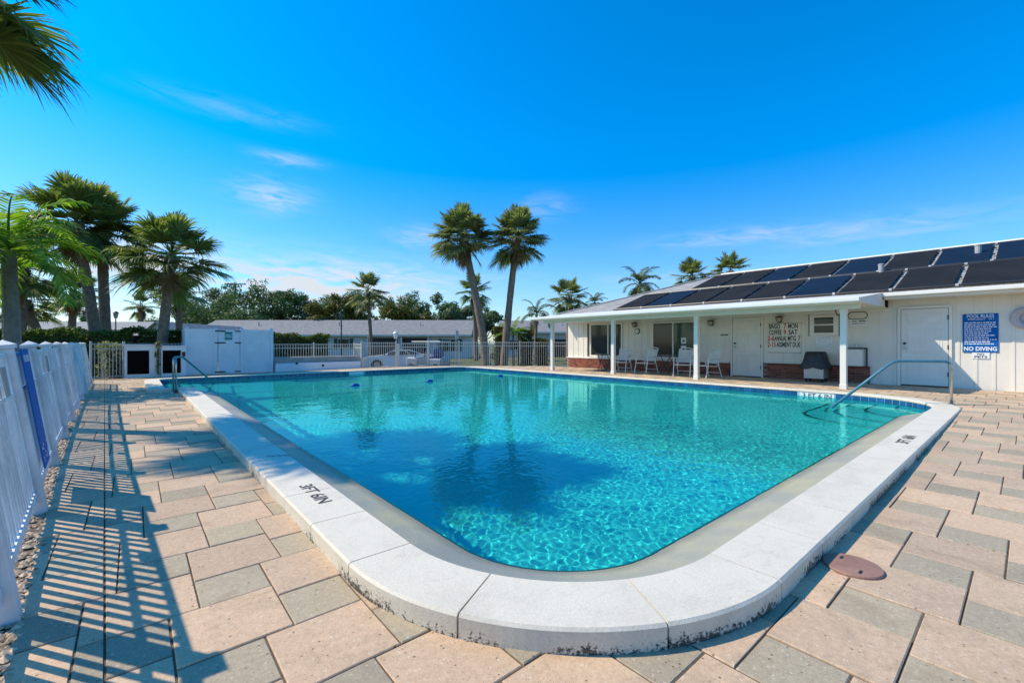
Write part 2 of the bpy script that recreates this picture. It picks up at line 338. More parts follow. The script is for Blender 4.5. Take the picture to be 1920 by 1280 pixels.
def coping_mat():
    m, t, b = new_mat('white_coping_paint'); g = geo(t); P = g.outputs['Position']
    sp = t.nodes.new('ShaderNodeSeparateXYZ'); lnk(t, P, sp.inputs[0]); sn = t.nodes.new('ShaderNodeSeparateXYZ'); lnk(t, g.outputs['Normal'], sn.inputs[0])
    col = ramp(t, nnoise(t, P, 2.4, 6, .65), [(.25, (.62, .56, .445)), (.50, (.735, .668, .532)), (.8, (.77, .70, .565))])
    col = mixn(t, ramp(t, nnoise(t, P, 9, 7, .8, 1.0), [(.52, 0.0), (.78, .5)]), col, (.50, .46, .39))
    col = mixn(t, 1.0, col, ramp(t, nnoise(t, P, 70, 6, .8), [(.3, .84), (.62, 1.04)]), 'MULTIPLY')
    col = mixn(t, ramp(t, nnoise(t, P, 3.4, 8, .78, 1.6), [(.56, 0.0), (.70, .38)]), col, (.40, .355, .28))
    side = nmath(t, 'LESS_THAN', nmath(t, 'ABSOLUTE', sn.outputs[2]), .5)
    low = nmath(t, 'MULTIPLY', nmath(t, 'ADD', nmath(t, 'MULTIPLY', sp.outputs[2], -11.0), -.22), 1.0, clamp=True)
    patch = ramp(t, nnoise(t, P, 1.9, 3), [(.42, .0), (.62, 1.0)])
    mil = nmath(t, 'ADD', nnoise(t, P, 55, 6, .75), nmath(t, 'MULTIPLY', low, .26)); mil = nmath(t, 'ADD', mil, nmath(t, 'MULTIPLY', patch, .20))
    mk = nmath(t, 'MULTIPLY', ramp(t, mil, [(.77, 0.0), (.84, 1.0)]), side); mk = nmath(t, 'MULTIPLY', mk, ramp(t, low, [(.0, 0.0), (.3, .92)]))
    col = mixn(t, mk, col, (.022, .02, .017))
    lnk(t, col, b.inputs['Base Color']); b.inputs['Roughness'].default_value = .75
    bump(t, b, nmath(t, 'ADD', nnoise(t, P, 170, 5, .7), nmath(t, 'MULTIPLY', nnoise(t, P, 11, 4), .8)), .5, .007); return m
M['coping'] = coping_mat()
def ledge_mat():
    m, t, b = new_mat('plaster_ledge'); g = geo(t); P = g.outputs['Position']
    col = ramp(t, nnoise(t, P, .8, 6, .6), [(.38, (.29, .295, .25)), (.50, (.38, .36, .265)), (.60, (.47, .415, .245))])
    col = mixn(t, ramp(t, nnoise(t, P, 16, 6, .75), [(.5, 0.0), (.8, .5)]), col, (.26, .27, .25))
    sp = t.nodes.new('ShaderNodeSeparateXYZ'); lnk(t, P, sp.inputs[0])
    wet = nmath(t, 'ADD', sp.outputs[2], nmath(t, 'MULTIPLY', nnoise(t, P, 5, 5), .03)); col = mixn(t, ramp(t, nmath(t, 'ADD', nmath(t, 'MULTIPLY', wet, -20), -1.4), [(.2, 0.0), (.75, .6)]), col, (.17, .165, .11))
    lnk(t, col, b.inputs['Base Color']); b.inputs['Roughness'].default_value = .55; bump(t, b, nnoise(t, P, 50, 6), .3); return m
M['ledge'] = ledge_mat()
M['plaster'] = pm('pale_pool_plaster', (.54, .81, .80), (.46, .73, .73), 1.2, .8)
M['step_edge'] = pm('dark_step_edge', (.05, .13, .17), (.04, .11, .15), 9, .6)
def water_mat():
    m, t, b = new_mat('pool_water'); t.nodes.remove(b); out = t.nodes['Material Output']
    gl = t.nodes.new('ShaderNodeBsdfGlass'); gl.inputs['Roughness'].default_value = 0.0; gl.inputs['IOR'].default_value = 1.333
    gl.inputs['Color'].default_value = (.24, .89, .865, 1); lnk(t, gl.outputs[0], out.inputs[0]); return m
M['water'] = water_mat()
def grass_mat():
    m, t, b = new_mat('lawn'); P = geo(t).outputs['Position']
    col = ramp(t, nnoise(t, P, .6, 8, .7), [(.3, (.075, .085, .022)), (.55, (.13, .13, .030)), (.75, (.20, .175, .055))])
    col = mixn(t, 1.0, col, ramp(t, nnoise(t, P, 30, 4, .7), [(.3, .55), (.7, 1.3)]), 'MULTIPLY')
    lnk(t, col, b.inputs['Base Color']); b.inputs['Roughness'].default_value = .9; bump(t, b, nnoise(t, P, 60, 5), .8, .03); return m
M['lawn'] = grass_mat()

# ------------------------------------------------------------------ ground, street
def sheet(name, outer, holes, z, m, **k):
    loops = [[Vector((x, y, 0)) for x, y in outer]] + [[Vector((x, y, 0)) for x, y in h] for h in holes]
    tris = tessellate_polygon(loops); pts = [p for l in loops for p in l]
    f = []
    for a, b, c in tris:
        n = (pts[b] - pts[a]).cross(pts[c] - pts[a]); f.append((a, b, c) if n.z > 0 else (a, c, b))
    mb = MB(); mb.add([(p.x, p.y, z) for p in pts], f); return mb.build(name, m, **k)
FENCE_L = [(-0.28, -3.0), (-0.36, 1.0), (-0.43, 2.95), (-0.50, 4.2), (-0.63, 6.72), (-0.78, 10.84), (-0.98, 18.3)]
def fence_x(y):
    for (x0, y0), (x1, y1) in zip(FENCE_L, FENCE_L[1:]):
        if y <= y1: return x0 + (x1 - x0) * (y - y0) / (y1 - y0)
    return FENCE_L[-1][0] + (y - 18.3) * -.03
DECK = [(-0.45, -6), (15.83, -6), (15.83, 14.6), (15.95, 15.65), (10.7, 20.35), (8.2, 21.1), (-1.15, 21.1), (-1.1, 18.3), (-0.93, 10.8), (-0.6, 2.9)]
sheet('ground', [(-700, -700), (900, -700), (900, 900), (-700, 900)], [DECK], GZ, M['lawn'], kind='structure')
q = [px(-1500, 31), px(3200, 31), px(3200, 24.8), px(-1500, 24.8)]
sheet('road', [(p.x, p.y) for p in q], [], GZ + .006, M['asphalt'], kind='structure')
q = [px(300, 40), px(800, 40), px(800, 36.5), px(300, 36.5)]

# ------------------------------------------------------------------ pool outline
class Outline:
    """rounded polygon walked counter-clockwise; eval(s) -> point, outward normal"""
    def __init__(s, corners):
        n = len(corners); s.seg = []; ends = []
        for i in range(n):
            p = Vector(corners[i][:2]); r = corners[i][2]; a = Vector(corners[i - 1][:2]); b = Vector(corners[(i + 1) % n][:2])
            d0 = (p - a).normalized(); d1 = (b - p).normalized(); ends.append((p - d0 * r, p + d1 * r, d0, d1, r))
        for i in range(n):
            p0, p1, d0, d1, r = ends[i]; turn = 1 if d0.x * d1.y - d0.y * d1.x > 0 else -1
            c = p0 + Vector((-d0.y, d0.x)) * r * turn; s.seg.append(('arc', c, r, p0 - c, turn, r * math.pi / 2))
            nx = ends[(i + 1) % n][0]; s.seg.append(('line', p1, nx, (nx - p1).length))
        s.L = sum(g[-1] for g in s.seg)
    def eval(s, t):
        t %= s.L
        for g in s.seg:
            if t <= g[-1] + 1e-9:
                if g[0] == 'line':
                    d = (g[2] - g[1]).normalized(); return g[1] + d * t, Vector((d.y, -d.x))
                _, c, r, v, turn, L = g; a = turn * t / r; q = Vector((v.x * math.cos(a) - v.y * math.sin(a), v.x * math.sin(a) + v.y * math.cos(a)))
                return c + q, q.normalized() * turn
            t -= g[-1]
        return s.eval(0)
    def starts(s):
        t = 0; out = []
        for g in s.seg: out.append(t); t += g[-1]
        return out
    def samples(s, n_arc=14):
        out = []; t = 0
        for g in s.seg:
            k = n_arc if g[0] == 'arc' else max(2, int(g[-1] / .6))
            out += [t + g[-1] * i / k for i in range(k)]; t += g[-1]
        return out
XI, YI, XF, YF = 1.2, 1.13, 12.2, 17.9
OUT = Outline([(XI, YI, 1.15), (XF, YI, 1.5), (XF, YF, .8), (.6, YF, .4), (.6, 14.2, .15), (XI, 14.2, .4)])
WATER_Z = -0.13
def ledge_w(p):
    if p.y > 14.0: return 0.0
    if p.x < 1.9 and p.y > 2: return .35 * max(0, min(1, (14.0 - p.y) / .5))
    if p.y < 3 and p.x < 11.4: return .35 * max(0, min(1, (11.1 - p.x) / .9))
    return 0.0
S = OUT.samples(); PN = [OUT.eval(t) for t in S]
def ring(inset, z): return [(p.x - n.x * inset, p.y - n.y * inset, z) for p, n in PN]
def band(mb, a, b):
    n = len(a); mb.add(a + b, [(i, n + i, n + (i + 1) % n, (i + 1) % n) for i in range(n)])
n = len(PN)
r0 = [(p.x, p.y, -.03) for p, nn in PN]
r1 = [(p.x - nn.x * ledge_w(p), p.y - nn.y * ledge_w(p), -.136) for p, nn in PN]
r2 = [(p.x - nn.x * (ledge_w(p) + .02), p.y - nn.y * (ledge_w(p) + .02), -.92) for p, nn in PN]
r3 = [(p.x - nn.x * (ledge_w(p) + .10), p.y - nn.y * (ledge_w(p) + .10), -1.12) for p, nn in PN]
mb = MB(); band(mb, r0, r1); ledge = mb.build('pool_ledge', M['ledge'], kind='structure')
mb = MB(); band(mb, r1, r2); band(mb, r2, r3); basin = mb.build('pool_basin', M['plaster'], smooth=False, kind='structure')
fl = sheet('basin_floor', [(a, b) for a, b, c in r3], [], -1.12, M['plaster']); fl.parent = basin
# rippled water surface
def ripple(x, y):
    return .0018 * noise.noise((x * 2.3, y * 2.3, 0)) + .0009 * noise.noise((x * 8.0 + 5, y * 8.0, 3.0)) + .0011 * noise.noise((x * 20.0, y * 20.0, 7.0)) + .0007 * noise.noise((x * 30.0, y * 30.0, 2.0))
def graded(a, b, c, f, g):
    out = [a]
    while out[-1] < b: out.append(out[-1] + (f if out[-1] < c else min(g, f + (out[-1] - c) * .01)))
    return out
WXS = graded(.59, XF + .02, 6.5, .0165, .03); WYS = graded(1.11, YF + .02, 5.5, .0165, .034); nx, ny = len(WXS), len(WYS)
wv_ = []; wf_ = []
import numpy as np
for j in range(ny):
    y = WYS[j]
    for i in range(nx):
        x = WXS[i]; wv_.append((x, y, WATER_Z + ripple(x, y)))
def in_pool(x, y):
    if x > XF or y < YI or y > YF or (x < XI and y < 14.2) or x < .6: return False
    for cx, cy, r, sx, sy in ((XI + 1.15, YI + 1.15, 1.15, -1, -1), (XF - 1.5, YI + 1.5, 1.5, 1, -1), (XF - .8, YF - .8, .8, 1, 1), (1.0, YF - .4, .4, -1, 1)):
        if (x - cx) * sx > 0 and (y - cy) * sy > 0 and math.hypot(x - cx, y - cy) > r + .06: return False
    return True
for j in range(ny - 1):
    for i in range(nx - 1):
        if in_pool((WXS[i] + WXS[i + 1]) / 2, (WYS[j] + WYS[j + 1]) / 2): wf_.append((j * nx + i, j * nx + i + 1, (j + 1) * nx + i + 1, (j + 1) * nx + i))
wm_ = MB(); wm_.add(wv_, wf_); water = wm_.build('water', M['water'], smooth=True, kind='structure')
water.cycles.is_caustics_caster = True
for o_ in (basin, fl, ledge): o_.cycles.is_caustics_receiver = True
# entry steps in the corner by the clubhouse wall, and in the far alcove
for k in range(4):
    x0 = 9.35 + .42 * k; y1 = 2.95 - .40 * k; zt = -.92 + .2 * k
    poly = [(XF - .05, 1.2)] + [(XF - .05, y1)] + [(x0 + .9 - .9 * math.sin(a * math.pi / 16), y1 - .9 + .9 * math.cos(a * math.pi / 16)) for a in range(9)] + [(x0, 1.2)]
    poly = [(min(x, XF - .05), max(y, 1.2)) for x, y in poly][::-1]
    st = MB().prism(poly, -1.12, zt).build('entry_step', M['plaster'], basin); st.cycles.is_caustics_receiver = True
    edge = [(x, y, zt + .005) for x, y in poly[1:-1]]
    ed = MB(); ins = [(x + .05 * (1 if x < XF - .1 else 0), y - .05, zt + .005) for x, y, z in edge]
    ed.add(edge + ins, [(i, i + 1, len(edge) + i + 1, len(edge) + i) for i in range(len(edge) - 1)]); ed.build('step_edge', M['step_edge'], st).cycles.is_caustics_receiver = True
for k in range(3):
    st = MB().box(.65, 1.6 - .3 * k, 14.5, 17.85, -1.12, -.75 + .2 * k).build('entry_step', M['plaster'], basin); st.cycles.is_caustics_receiver = True

# ------------------------------------------------------------------ coping stones
coping = empty('pool_coping', kind='structure')
starts = OUT.starts(); CW = .36
def coping_profile(p, nn, far):
    dz = deck_z(p.x + nn.x * CW) - .045
    pr = [(CW, dz), (CW, -.012), (CW - .012, 0.0), (.012, 0.0), (0.0, -.012), (0.0, -.045), (.06, -.06)]
    return [(p.x + nn.x * o, p.y + nn.y * o, z) for o, z in pr]
def coping_cuts():
    cuts = []
    # near corner joints as in the photograph: start of the arc, a third, two thirds, end
    cuts += [0.0, OUT.seg[0][-1] * .32, OUT.seg[0][-1] * .688]
    for i, t0 in enumerate(starts):
        if i == 0: continue
        L = OUT.seg[i][-1]; k = max(1, round(L / .64)); cuts += [t0 + L * j / k for j in range(k)]
    return sorted(cuts)
cuts = coping_cuts()
for i, t0 in enumerate(cuts):
    t1 = cuts[i + 1] if i + 1 < len(cuts) else OUT.L
    if t1 - t0 < .05: continue
    k = max(1, int((t1 - t0) / .035)) if any(abs((OUT.eval(t0)[1] - OUT.eval(t1)[1]).length) > .02 for _ in (0,)) else 1
    mb = MB(); secs = []
    for j in range(k + 1):
        p, nn = OUT.eval(t0 + .0035 + (t1 - t0 - .007) * j / k); secs.append(coping_profile(p, nn, False))
    m_ = len(secs[0]); v = [a for s_ in secs for a in s_]; f = []
    for j in range(k):
        for a in range(m_): f.append((j * m_ + a, j * m_ + (a + 1) % m_, (j + 1) * m_ + (a + 1) % m_, (j + 1) * m_ + a))
    f.append(tuple(range(m_))[::-1]); f.append(tuple(k * m_ + a for a in range(m_)))
    mb.add(v, f); mb.build('coping_stone', M['coping'], coping)
# depth marks painted on the coping
put_text('3FT 6IN', .17, M['ink'], (1.03, 3.50, .002), (0, -1, 0), (1, 0, 0), coping, width=.50, name='depth_marking', bold=.001, sy=.8)
put_text('3FT 6IN', .16, M['ink'], (6.9, .94, .002), (1, 0, 0), (0, 1, 0), coping, width=.62, name='depth_marking', bold=.001)
mb = MB()
for i in range(9):
    y = 4.98 - i * .012; x = 1.0 + i * .022; mb.box(x, x + .016, y - .03 - .02 * (i % 3), y + .012 * (i % 2), .0012, .0024)
mb.build('faded_marking', M['faded_ink'], coping, label='faded reddish marking on the coping')
# ------------------------------------------------------------------ waterline tiles
tiles = empty('waterline_tiles', kind='structure')
tl0 = starts[2] - .0; tA = starts[2]; tEnd = starts[6] + OUT.seg[6][-1]
mb = MB(); ts = [t for t in S if tA - .001 <= t <= tEnd]; a_ = []; b_ = []
for t in ts:
    p, nn = OUT.eval(t); a_.append((p.x - nn.x * .004, p.y - nn.y * .004, -.044)); b_.append((p.x - nn.x * .004, p.y - nn.y * .004, -.205))
mb.add(a_ + b_, [(i, len(a_) + i, len(a_) + i + 1, i + 1) for i in range(len(a_) - 1)]); mb.build('grout_bed', M['grout'], tiles)
t = tA + .02; tile_mesh = None; sign_s = None
best = min((abs((OUT.eval(q)[0] - Vector((XF, 3.25))).length), q) for q in [tA + i * .01 for i in range(int((tEnd - tA) / .01))])[1]
far_best = min((abs((OUT.eval(q)[0] - Vector((6.9, YF))).length), q) for q in [tA + i * .01 for i in range(int((tEnd - tA) / .01))])[1]
tm = MB().bbox(-.072, .072, -.006, .006, -.078, .078, .003).mesh('tile', M['tile'])
while t < tEnd - .1:
    p, nn = OUT.eval(t + .076)
    w = t + .076
    if abs(w - best) > .37 and abs(w - far_best) > .30:
        link('tile', tm, tiles, loc=(p.x - nn.x * .006, p.y - nn.y * .006, -.122), rot=(0, 0, math.atan2(nn.y, nn.x) - math.pi / 2))
    t += .153
for bt, half in ((best, .345), (far_best, .29)):
    p, nn = OUT.eval(bt)
    MB().bbox(-half, half, -.007, .007, -.078, .078, .003).build('depth_tile', M['tile_white'], tiles, loc=(p.x - nn.x * .006, p.y - nn.y * .006, -.122), rot=(0, 0, math.atan2(nn.y, nn.x) - math.pi / 2), label='white depth marker tile')
put_text('3 FT 6 IN', .15, M['ink'], (XF - .0145, OUT.eval(best)[0].y, -.115), (0, -1, 0), (0, 0, 1), tiles, width=.58, name='depth_marking', bold=.002)

# ------------------------------------------------------------------ deck with pavers
def in_poly(x, y, poly):
    c = False
    for (x0, y0), (x1, y1) in zip(poly, poly[1:] + poly[:1]):
        if (y0 > y) != (y1 > y) and x < (x1 - x0) * (y - y0) / (y1 - y0) + x0: c = not c
    return c
HOLE = [(p.x + nn.x * .14, p.y + nn.y * .14) for p, nn in PN]
mb = MB(); gs = .12; gx = int(17.2 / gs); gy = int(27.4 / gs); used = {}
def bv(i, j):
    if (i, j) not in used:
        x, y = -1.25 + i * gs, -6.1 + j * gs; used[i, j] = len(mb.v); mb.v.append((x, y, deck_z(x) - .0075))
    return used[i, j]
for j in range(gy):
    for i in range(gx):
        x, y = -1.25 + (i + .5) * gs, -6.1 + (j + .5) * gs
        if in_poly(x, y, DECK) and not in_poly(x, y, HOLE): mb.f.append((bv(i, j), bv(i + 1, j), bv(i + 1, j + 1), bv(i, j + 1)))
deck = mb.build('pool_deck', M['joint'], kind='structure')
mb = MB()
for (a, b) in zip(DECK, DECK[1:] + DECK[:1]): mb.add([(a[0], a[1], GZ), (b[0], b[1], GZ), (b[0], b[1], -.135), (a[0], a[1], -.135)], [(0, 1, 2, 3)])
mb.build('deck_edge', M['concrete'], deck)
A_, B_ = .415, .300
V1 = Vector((A_, B_)); V2 = Vector((B_, -A_)); O_ = Vector((2.75, .20)); JG = .0035
OUTS = [(p + nn * (CW - .05), nn) for p, nn in [OUT.eval(OUT.L * i / 900) for i in range(900)]]
def clip(poly, p0, nn):                       # keep the side that nn points to
    out = []
    for i in range(len(poly)):
        a, b = poly[i], poly[(i + 1) % len(poly)]; da = (a - p0).dot(nn); db = (b - p0).dot(nn)
        if da >= 0: out.append(a)
        if (da >= 0) != (db >= 0): out.append(a + (b - a) * (da / (da - db)))
    return out
def inside_pool(c):
    return min(((c - p).length, i) for i, (p, nn) in enumerate(OUTS))
pav = []
for i in range(-60, 60):
    for j in range(-60, 60):
        o = O_ + V1 * i + V2 * j
        for kind, (x0, y0, w) in enumerate(((0, 0, A_), (A_, 0, B_))):
            c = o + Vector((x0 + w / 2, y0 + w / 2))
            if not (-1.3 < c.x < 16.0 and -4.5 < c.y < 21.0): continue
            if c.x > 15.80 or c.x + c.y * 1.117 > 33.1: continue
            fx = fence_x(c.y) + .04
            if c.x < fx - w / 2 or (c.y > 20.2 and c.x < -.3): continue
            poly = [o + Vector((x0 + JG, y0 + JG)), o + Vector((x0 + w - JG, y0 + JG)), o + Vector((x0 + w - JG, y0 + w - JG)), o + Vector((x0 + JG, y0 + w - JG))]
            clipped = False
            d, q = inside_pool(c)
            if (c - OUTS[q][0]).dot(OUTS[q][1]) < -.32 and d > .05: continue
            if d < .45:
                p2 = clip(poly, OUTS[q][0], OUTS[q][1]); clipped = p2 != poly; poly = p2
                if len(poly) < 3: continue
            if c.x - fx < w: 
                p2 = clip(poly, Vector((fx, c.y)), Vector((1, .03))); clipped |= p2 != poly; poly = p2
                if len(poly) < 3: continue
            # long saw-cut seam beside the left fence
            parts = [poly]
            sx = -.037 * c.y
            if abs(c.x - sx) < .35 and c.y > 0:
                P0 = Vector((sx, c.y)); nn = Vector((1, .037)).normalized()
                parts = [clip(poly, P0 + nn * .004, nn), clip(poly, P0 - nn * .004, -nn)]; parts = [p for p in parts if len(p) >= 3]
            for pl in parts:
                ar = abs(sum(pl[k].x * pl[(k + 1) % len(pl)].y - pl[(k + 1) % len(pl)].x * pl[k].y for k in range(len(pl)))) / 2
                if ar < .003: continue
                cc = sum(pl, Vector((0, 0))) / len(pl); dep = cc.x * FW.x + cc.y * FW.y; lat = cc.x * RT.x + cc.y * RT.y
                vis = dep > .9 and abs(lat / dep) < 1.35
                pav.append((ar / max(dep, .3) ** 3 if vis else 0, pl, kind))
pav.sort(key=lambda a: -a[0])
def paver_geo(mb, pl, dz):
    n = len(pl); c = sum(pl, Vector((0, 0))) / n
    top = [(p.x, p.y, deck_z(p.x) + dz - .004) for p in pl]; inn = [((p - c) * (1 - .006 / max(.05, (p - c).length)) + c) for p in pl]
    inn = [(p.x, p.y, deck_z(p.x) + dz) for p in inn]; bot = [(p.x, p.y, -.15) for p in pl]
    v = bot + top + inn; f = [tuple(range(2 * n, 3 * n))]
    for i in range(n):
        j = (i + 1) % n; f += [(i, j, n + j, n + i), (n + i, n + j, 2 * n + j, 2 * n + i)]
    mb.add(v, f)
rest = [MB(), MB()]
for i, (sz, pl, kind) in enumerate(pav):
    dz = random.uniform(-.0035, .003)
    if i < 300:
        mb = MB(); paver_geo(mb, pl, dz); mb.build('paver', M['paver_grey' if kind else 'paver_pink'], deck)
    else: paver_geo(rest[kind], pl, dz)
rest[0].build('pink_pavers', M['paver_pink'], deck, kind='stuff'); rest[1].build('grey_pavers', M['paver_grey'], deck, kind='stuff')
# skimmer lid
lid = MB().lathe([(.138, -.125), (.138, -.090), (.134, -.084), (.0, -.082)], (3.0, .635, 0), 32).build('skimmer_lid', M['lid'], label='round mauve plastic lid set into the pavers beside the coping', cat='lid')
for dx, dy in ((.05, .06), (-.07, -.05)):
    MB().box(3.0 + dx - .02, 3.0 + dx + .02, .635 + dy - .006, .635 + dy + .006, -.083, -.0805).build('finger_slot', M['black'], lid)
# gravel strip along the left fence
mb = MB(); ico = [Vector(v) for v in ((0, 0, 1), (.9, 0, .2), (.28, .85, .2), (-.72, .53, .2), (-.72, -.53, .2), (.28, -.85, .2), (0, 0, -.6))]
icf = [(0, 1, 2), (0, 2, 3), (0, 3, 4), (0, 4, 5), (0, 5, 1), (6, 2, 1), (6, 3, 2), (6, 4, 3), (6, 5, 4), (6, 1, 5)]
for k in range(4200):
    y = .8 + 17.4 * random.random() ** 1.7; x = fence_x(y) + random.uniform(-.16, .055); r = random.uniform(.010, .026)
    Mx = Matrix.Translation((x, y, -.112 + random.uniform(0, .014))) @ Matrix.Rotation(random.random() * 6.3, 4, 'Z') @ Matrix.Diagonal((r * random.uniform(.9, 1.5), r, r * .7, 1))
    mb.add([Mx @ v for v in ico], icf)
mb.build('gravel', M['gravel'], kind='stuff', label='tan river gravel along the foot of the white fence')

# ------------------------------------------------------------------ clubhouse
WX = 15.83; EZ = 2.45; EX = 15.16; RX = 20.5; RZ = 4.24; HIPY = 14.6; PITCH = (RZ - EZ) / (RX - EX)
club = empty('clubhouse', (WX, 4, 0), label='long white clubhouse with brick base, porch posts and a low hip roof beside the pool', cat='building')
club.location = (0, 0, 0)
END = -7.0
mb = MB()
mb.box(WX, WX + .15, END, 14.4, -.14, 2.10); mb.box(WX + .15, 24.9, 14.25, 14.4, -.14, 2.10); mb.box(24.75, 24.9, END, 14.25, -.14, 2.4); mb.box(WX, 24.9, END - .15, END, -.14, 2.4)
mb.box(WX + .001, WX + .15, END, 2.55, 2.10, 2.40)
mb.build('wall', M['siding'], club)
# battens
bm_ = MB().bbox(-.012, .0, -.028, .028, -.06, 2.095, .003).mesh('batten', M['siding']); bm_short = MB().bbox(-.012, .0, -.028, .028, .50, 2.095, .003).mesh('batten', M['siding'])
bm_tall = MB().bbox(-.012, .0, -.028, .028, -.06, 2.36, .003).mesh('batten', M['siding'])
def blocked(y):
    for a, b in ((1.2, 2.4), (3.6, 4.5), (5.70, 6.80), (7.95, 9.95), (11.2, 13.2)):
        if a < y < b: return True
    return False
y = -2.2
while y < 14.3:
    if not blocked(y): link('batten', bm_tall if y < 2.3 else (bm_short if (2.95 < y < 5.7 or y > 6.8) else bm_), club, loc=(WX, y, 0))
    y += .307
# roof
def roof_z(x): return EZ + PITCH * (x - EX)
mb = MB(); ex2 = 2 * RX - EX; HR = HIPY - (RX - EX)
pts = [(EX, END - .6, EZ), (EX, HIPY, EZ), (RX, HR, RZ), (RX, END - .6, RZ), (ex2, HIPY, EZ), (ex2, END - .6, EZ)]
mb.add(pts + [(x, y, z - .05) for x, y, z in pts], [(0, 3, 2, 1), (1, 2, 4), (2, 3, 5, 4), (6, 7, 8, 9), (7, 10, 8), (8, 10, 11, 9), (0, 1, 7, 6), (1, 4, 10, 7), (4, 5, 11, 10)])
roof = mb.build('roof', M['shingle'], club)
MB().box(EX - .03, EX, END - .6, 2.52, EZ - .16, EZ + .005).build('fascia', M['trim'], roof)
MB().box(EX - .03, ex2, HIPY, HIPY + .03, EZ - .16, EZ + .004).build('fascia', M['trim'], roof)
MB().box(EX, WX - .002, END - .6, 2.52, EZ - .165, EZ - .145).build('soffit', M['soffit'], roof)
MB().box(WX + .1, ex2, 14.402, HIPY, EZ - .165, EZ - .147).build('soffit', M['soffit'], roof)
MB().tube([(RX, END, RZ + .03), (RX, HR - .05, RZ + .03)], .045, 8).build('ridge_cap', M['trim'], roof)
hipv = Vector((RX - EX, HR - HIPY, RZ - EZ)); MB().tube([Vector((EX, HIPY, EZ)) + hipv * .02 + Vector((0, 0, .012)), Vector((EX, HIPY, EZ)) + hipv * .985 + Vector((0, 0, .012))], .045, 6).build('hip_cap', M['shingle'], roof)
MB().bbox(EX - .14, EX - .035, END - .5, 2.55, EZ - .10, EZ - .005, .012).build('gutter', M['trim'], roof)
# porch roof
PX0, PY0, PY1 = 12.80, 2.55, 13.75
mb = MB(); pr = [(PX0, 2.13), (PX0, 2.185), (EX + .02, EZ + .012), (EX + .25, EZ + .03), (EX + .25, 2.10), (PX0 + .12, 2.085)]
mb.add([(x, PY0, z) for x, z in pr] + [(x, PY1, z) for x, z in pr], [tuple(range(6)), tuple(range(11, 5, -1))] + [((i + 1) % 6, i, 6 + i, 6 + (i + 1) % 6) for i in range(6)])
porch = mb.build('porch_roof', M['soffit'], club)
MB().bbox(PX0 - .10, PX0 - .002, PY0, PY1, 2.10, 2.20, .014).build('gutter', M['trim'], porch)
mb = MB(); mb.add([(PX0 - .02, PY0 - .01, 2.192), (PX0 - .02, PY1 + .02, 2.192), (EX + .1, PY1 + .02, EZ + .028), (EX + .1, PY0 - .01, EZ + .028)], [(0, 3, 2, 1)]); mb.build('roof_sheet', M['trim'], porch)
MB().box(EX + .25, WX, 2.55, 14.2, 2.075, 2.10).build('soffit', M['soffit'], porch)
MB().bbox(13.37, 13.53, 2.7, 13.55, 1.97, 2.09, .006).build('beam', M['soffit'], porch)
MB().bbox(WX - .05, WX, 2.6, 14.3, 2.03, 2.078, .006).build('crown_trim', M['trim'], club)
for yp in (3.02, 6.81, 9.99, 13.11):
    zd = deck_z(13.45)
    p = MB().bbox(13.385, 13.515, yp - .065, yp + .065, zd - .01, 1.972, .006).build('post', M['white'], club)
    MB().bbox(13.375, 13.525, yp - .075, yp + .075, zd - .01, zd + .12, .006).build('post_base', M['white'], p)
    MB().bbox(13.375, 13.525, yp - .075, yp + .075, 1.88, 1.97, .006).build('post_capital', M['white'], p)
# bricks
brick_half = []
bw, bh = .212, .0705
bmesh_full = MB().bbox(-.095, .0, -bw / 2 + .005, bw / 2 - .005, .004, bh - .005, .004).mesh('brick', M['brick'])
bmesh_half = MB().bbox(-.095, .0, -bw / 4 + .005, bw / 4 - .005, .004, bh - .005, .004).mesh('brick', M['brick'])
for a, b in ((6.80, 14.40), (2.94, 5.70)):
    base = MB().box(WX - .085, WX - .001, a + .01, b - .01, -.13, .42).build('brick_base', M['mortar'], club)
    MB().bbox(WX - .115, WX, a, b, .435, .475, .006).build('sill_course', M['brick'] if a < 6 else M['trim'], base)
    for r in range(6):
        y = a + (bw / 2 if r % 2 == 0 else bw); z = .0105 + r * bh
        if r % 2: link('brick', bmesh_half, base, loc=(WX, a + bw / 4, z))
        while y + bw / 2 <= b + .02:
            link('brick', bmesh_full, base, loc=(WX + random.uniform(-.004, .003), y, z)); y += bw
